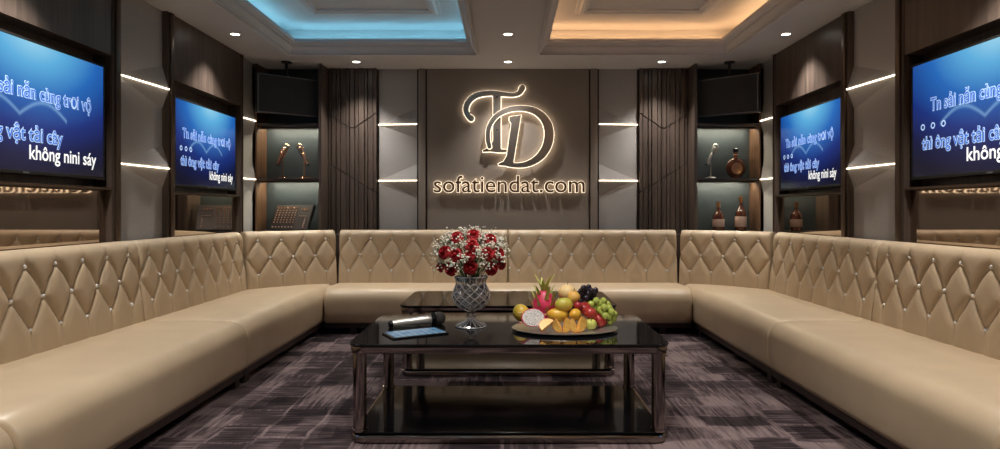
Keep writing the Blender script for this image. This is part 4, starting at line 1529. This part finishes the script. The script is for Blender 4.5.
# ---------------------------------------------------------------- shelf things
def desk_mic(label, x, lean, mat='bronze_metal'):
    t = thing('desk_microphone', label, 'microphone', (x, 6.35, SHZ[1] + 0.002), 0, 'vintage microphones on the cabinet shelves')
    t.scale = (1.18, 1.18, 1.18)
    MB().lathe([(0.046, 0.0), (0.046, 0.006), (0.040, 0.012), (0.010, 0.016)], 20).build('base', mat, t)
    MB().tube([(0, 0, 0.012), (0, 0, 0.185)], 0.006, 8).build('rod', mat, t)
    rot = Euler((0, lean, 0)).to_matrix().to_4x4()
    T = Matrix.Translation((0, -0.022, 0.19)) @ rot
    MB().lathe([(0.009, -0.095), (0.014, -0.09), (0.0155, -0.03), (0.0155, 0.012), (0.012, 0.02)], 14, mat=T).build('body', mat, t)
    MB().lathe([(0.0162, -0.093), (0.0162, -0.08)], 14, mat=T).build('end_ring', 'black', t)
    MB().lathe([(0.010, 0.02), (0.0165, 0.028), (0.0175, 0.07), (0.010, 0.082)], 14, mat=T).build('capsule', 'mesh_ball', t)
    m = MB()
    for zz in (0.028, 0.042, 0.056, 0.070):
        m.tube([T @ Vector((0.019 * math.cos(2 * PI * j / 16), 0.019 * math.sin(2 * PI * j / 16), zz)) for j in range(17)], 0.002, 5)
    for k in range(4):
        a = PI / 2 * k + PI / 4
        m.tube([T @ Vector((0.0195 * math.cos(a), 0.0195 * math.sin(a), zz)) for zz in (0.02, 0.05, 0.075)], 0.002, 5)
    m.tube([T @ Vector((0.022 * math.cos(2 * PI * j / 20), 0, 0.088 + 0.018 * math.sin(2 * PI * j / 20))) for j in range(21)], 0.0035, 6)
    m.build('head_cage', mat, t)
    m = MB()
    m.tube([T @ Vector((-0.02, 0, -0.005)), T @ Vector((-0.024, 0, 0.02)), T @ Vector((-0.021, 0, 0.075))], 0.003, 6)
    m.tube([T @ Vector((0.02, 0, -0.005)), T @ Vector((0.024, 0, 0.02)), T @ Vector((0.021, 0, 0.075))], 0.003, 6)
    m.ell((0, 0.0, 0.185), 0.013, 10, 8)
    m.build('yoke', mat, t)
desk_mic('bronze vintage microphone leaning right on the mixer cabinet shelf, left one', -2.235, R(25))
desk_mic('bronze vintage microphone leaning left on the mixer cabinet shelf, right one', -2.02, R(-25))
desk_mic('silver vintage microphone beside the round bottle on the bottle cabinet shelf', 2.01, R(25), 'silver')

def mixer():
    t = thing('audio_mixer', 'black audio mixer with rows of knobs tilted up on the lower cabinet shelf', 'mixer', (-2.115, 6.305, SHZ[0]), R(-17))
    wd, L = 0.43, 0.275
    tilt = R(63)
    q = Matrix.Translation((0, -0.09, 0.01)) @ Euler((tilt, 0, 0)).to_matrix().to_4x4()
    b = MB()
    V = [q @ Vector((x, y, 0)) for y in (0, L) for x in (-wd / 2, wd / 2)]
    V2 = [Vector((v.x, v.y + 0.03, max(0.003, v.z - 0.02))) for v in V]
    b.add(V + V2, [(0, 1, 3, 2), (4, 6, 7, 5), (0, 4, 5, 1), (2, 3, 7, 6), (0, 2, 6, 4), (1, 5, 7, 3)])
    b.build('case', 'black', t)
    p = MB()
    p.box(-wd / 2 + 0.006, wd / 2 - 0.006, 0.006, L - 0.006, 0.0005, 0.004)
    o = p.build('panel', M['mixer_panel'], t)
    o.matrix_local = q
    kn = None
    def add(m, x, y, name, mat, keep):
        if keep[0] is None:
            keep[0] = m.build(name, mat, t)
            c_ = keep[0]
        else:
            c_ = keep[0].copy(); C.objects.link(c_); c_.parent = t
        c_.matrix_local = q @ Matrix.Translation((x, y, 0.004))
    K = [None]; K2 = [None]; K3 = [None]
    knob = MB().lathe([(0.0075, 0), (0.0065, 0.010), (0.003, 0.011)], 10)
    red = MB().lathe([(0.008, 0), (0.007, 0.011), (0.003, 0.012)], 10)
    fad = MB().box(-0.006, 0.006, -0.004, 0.004, 0, 0.009, 0.001)
    for cidx in range(7):
        x = -0.178 + cidx * 0.036
        add(red, x, 0.238, 'knob', 'gold', K2)
        for r_ in range(6):
            add(knob, x, 0.21 - r_ * 0.026, 'knob', 'mixer_knob', K)
        add(fad, x, 0.03, 'fader', 'label', K3)
    for k in range(4):
        add(fad, 0.095 + k * 0.024, 0.15, 'fader', 'label', K3)
    for k in range(3):
        add(knob, 0.10 + k * 0.028, 0.22, 'knob', 'gold', K2)
    for k in range(6):
        add(fad, 0.165, 0.03 + k * 0.018, 'fader', 'label', K3)
M['mixer_panel'] = simple('mixer faceplate', srgb(54, 45, 42), 0.5, 0.2, var=0.15, scale=60)
M['mixer_knob'] = simple('mixer knob', srgb(170, 140, 120), 0.35, 0.3)
mixer()

def bottle(label, x, prof, lab, cap, mat='amber'):
    t = thing('liquor_bottle', label, 'bottle', (x, 6.34, SHZ[0] + 0.001), 0, 'bottles in the right cabinet')
    t.scale = (1.06, 1.06, 1.08)
    MB().lathe(prof, 24).build('glass_body', mat, t)
    MB().lathe(cap, 16).build('cap', 'gold', t)
    z0, z1, r = lab
    MB().lathe([(r, z0), (r + 0.0012, z0 + 0.002), (r + 0.0012, z1 - 0.002), (r, z1)], 24, cap=False).build('paper_label', 'label', t)
bottle('short bottle of amber spirit with pale label on the lower shelf', 2.085, [(0.048, 0.0), (0.053, 0.005), (0.053, 0.12), (0.050, 0.145), (0.034, 0.165), (0.018, 0.185), (0.015, 0.20), (0.015, 0.215)], (0.035, 0.105, 0.0535), [(0.018, 0.212), (0.018, 0.262), (0.008, 0.264)])
bottle('taller bottle of amber spirit with pale label on the lower shelf', 2.305, [(0.046, 0.0), (0.051, 0.005), (0.051, 0.13), (0.048, 0.165), (0.034, 0.195), (0.017, 0.222), (0.014, 0.25), (0.014, 0.262)], (0.035, 0.13, 0.0515), [(0.016, 0.258), (0.017, 0.312), (0.008, 0.316)])
def round_bottle():
    t = thing('liquor_bottle', 'round flat amber bottle on the upper shelf beside the silver microphone', 'bottle', (2.255, 6.34, SHZ[1] + 0.001), 0, 'bottles in the right cabinet')
    t.scale = (1.14, 1.0, 1.18)
    m = MB()
    m.ell((0, 0, 0.088), (0.085, 0.042, 0.085), 28, 18)
    m.lathe([(0.04, 0.0), (0.042, 0.012), (0.03, 0.03)], 20)
    m.lathe([(0.030, 0.155), (0.020, 0.175), (0.016, 0.20), (0.017, 0.222)], 16)
    m.build('glass_body', 'amber', t)
    MB().lathe([(0.021, 0.222), (0.023, 0.232), (0.023, 0.25), (0.016, 0.256)], 16).build('stopper', 'black_gloss', t)
    m = MB()
    n = 24
    rings = [[(0.048 * k * math.cos(2 * PI * i / n), -0.0425 * math.sqrt(max(0, 1 - (0.048 * k / 0.085) ** 2)) - 0.0012, 0.085 + 0.048 * k * math.sin(2 * PI * i / n)) for i in range(n)] for k in (1, 0.6, 0.05)]
    m.loft(rings, False, True)
    m.build('crest_label', M['gold'], t)
    m = MB().tube([(0.0165 * math.cos(2 * PI * i / 16), 0.0165 * math.sin(2 * PI * i / 16), 0.2) for i in range(17)], 0.004, 6)
    m.build('neck_ring', 'gold', t)
round_bottle()
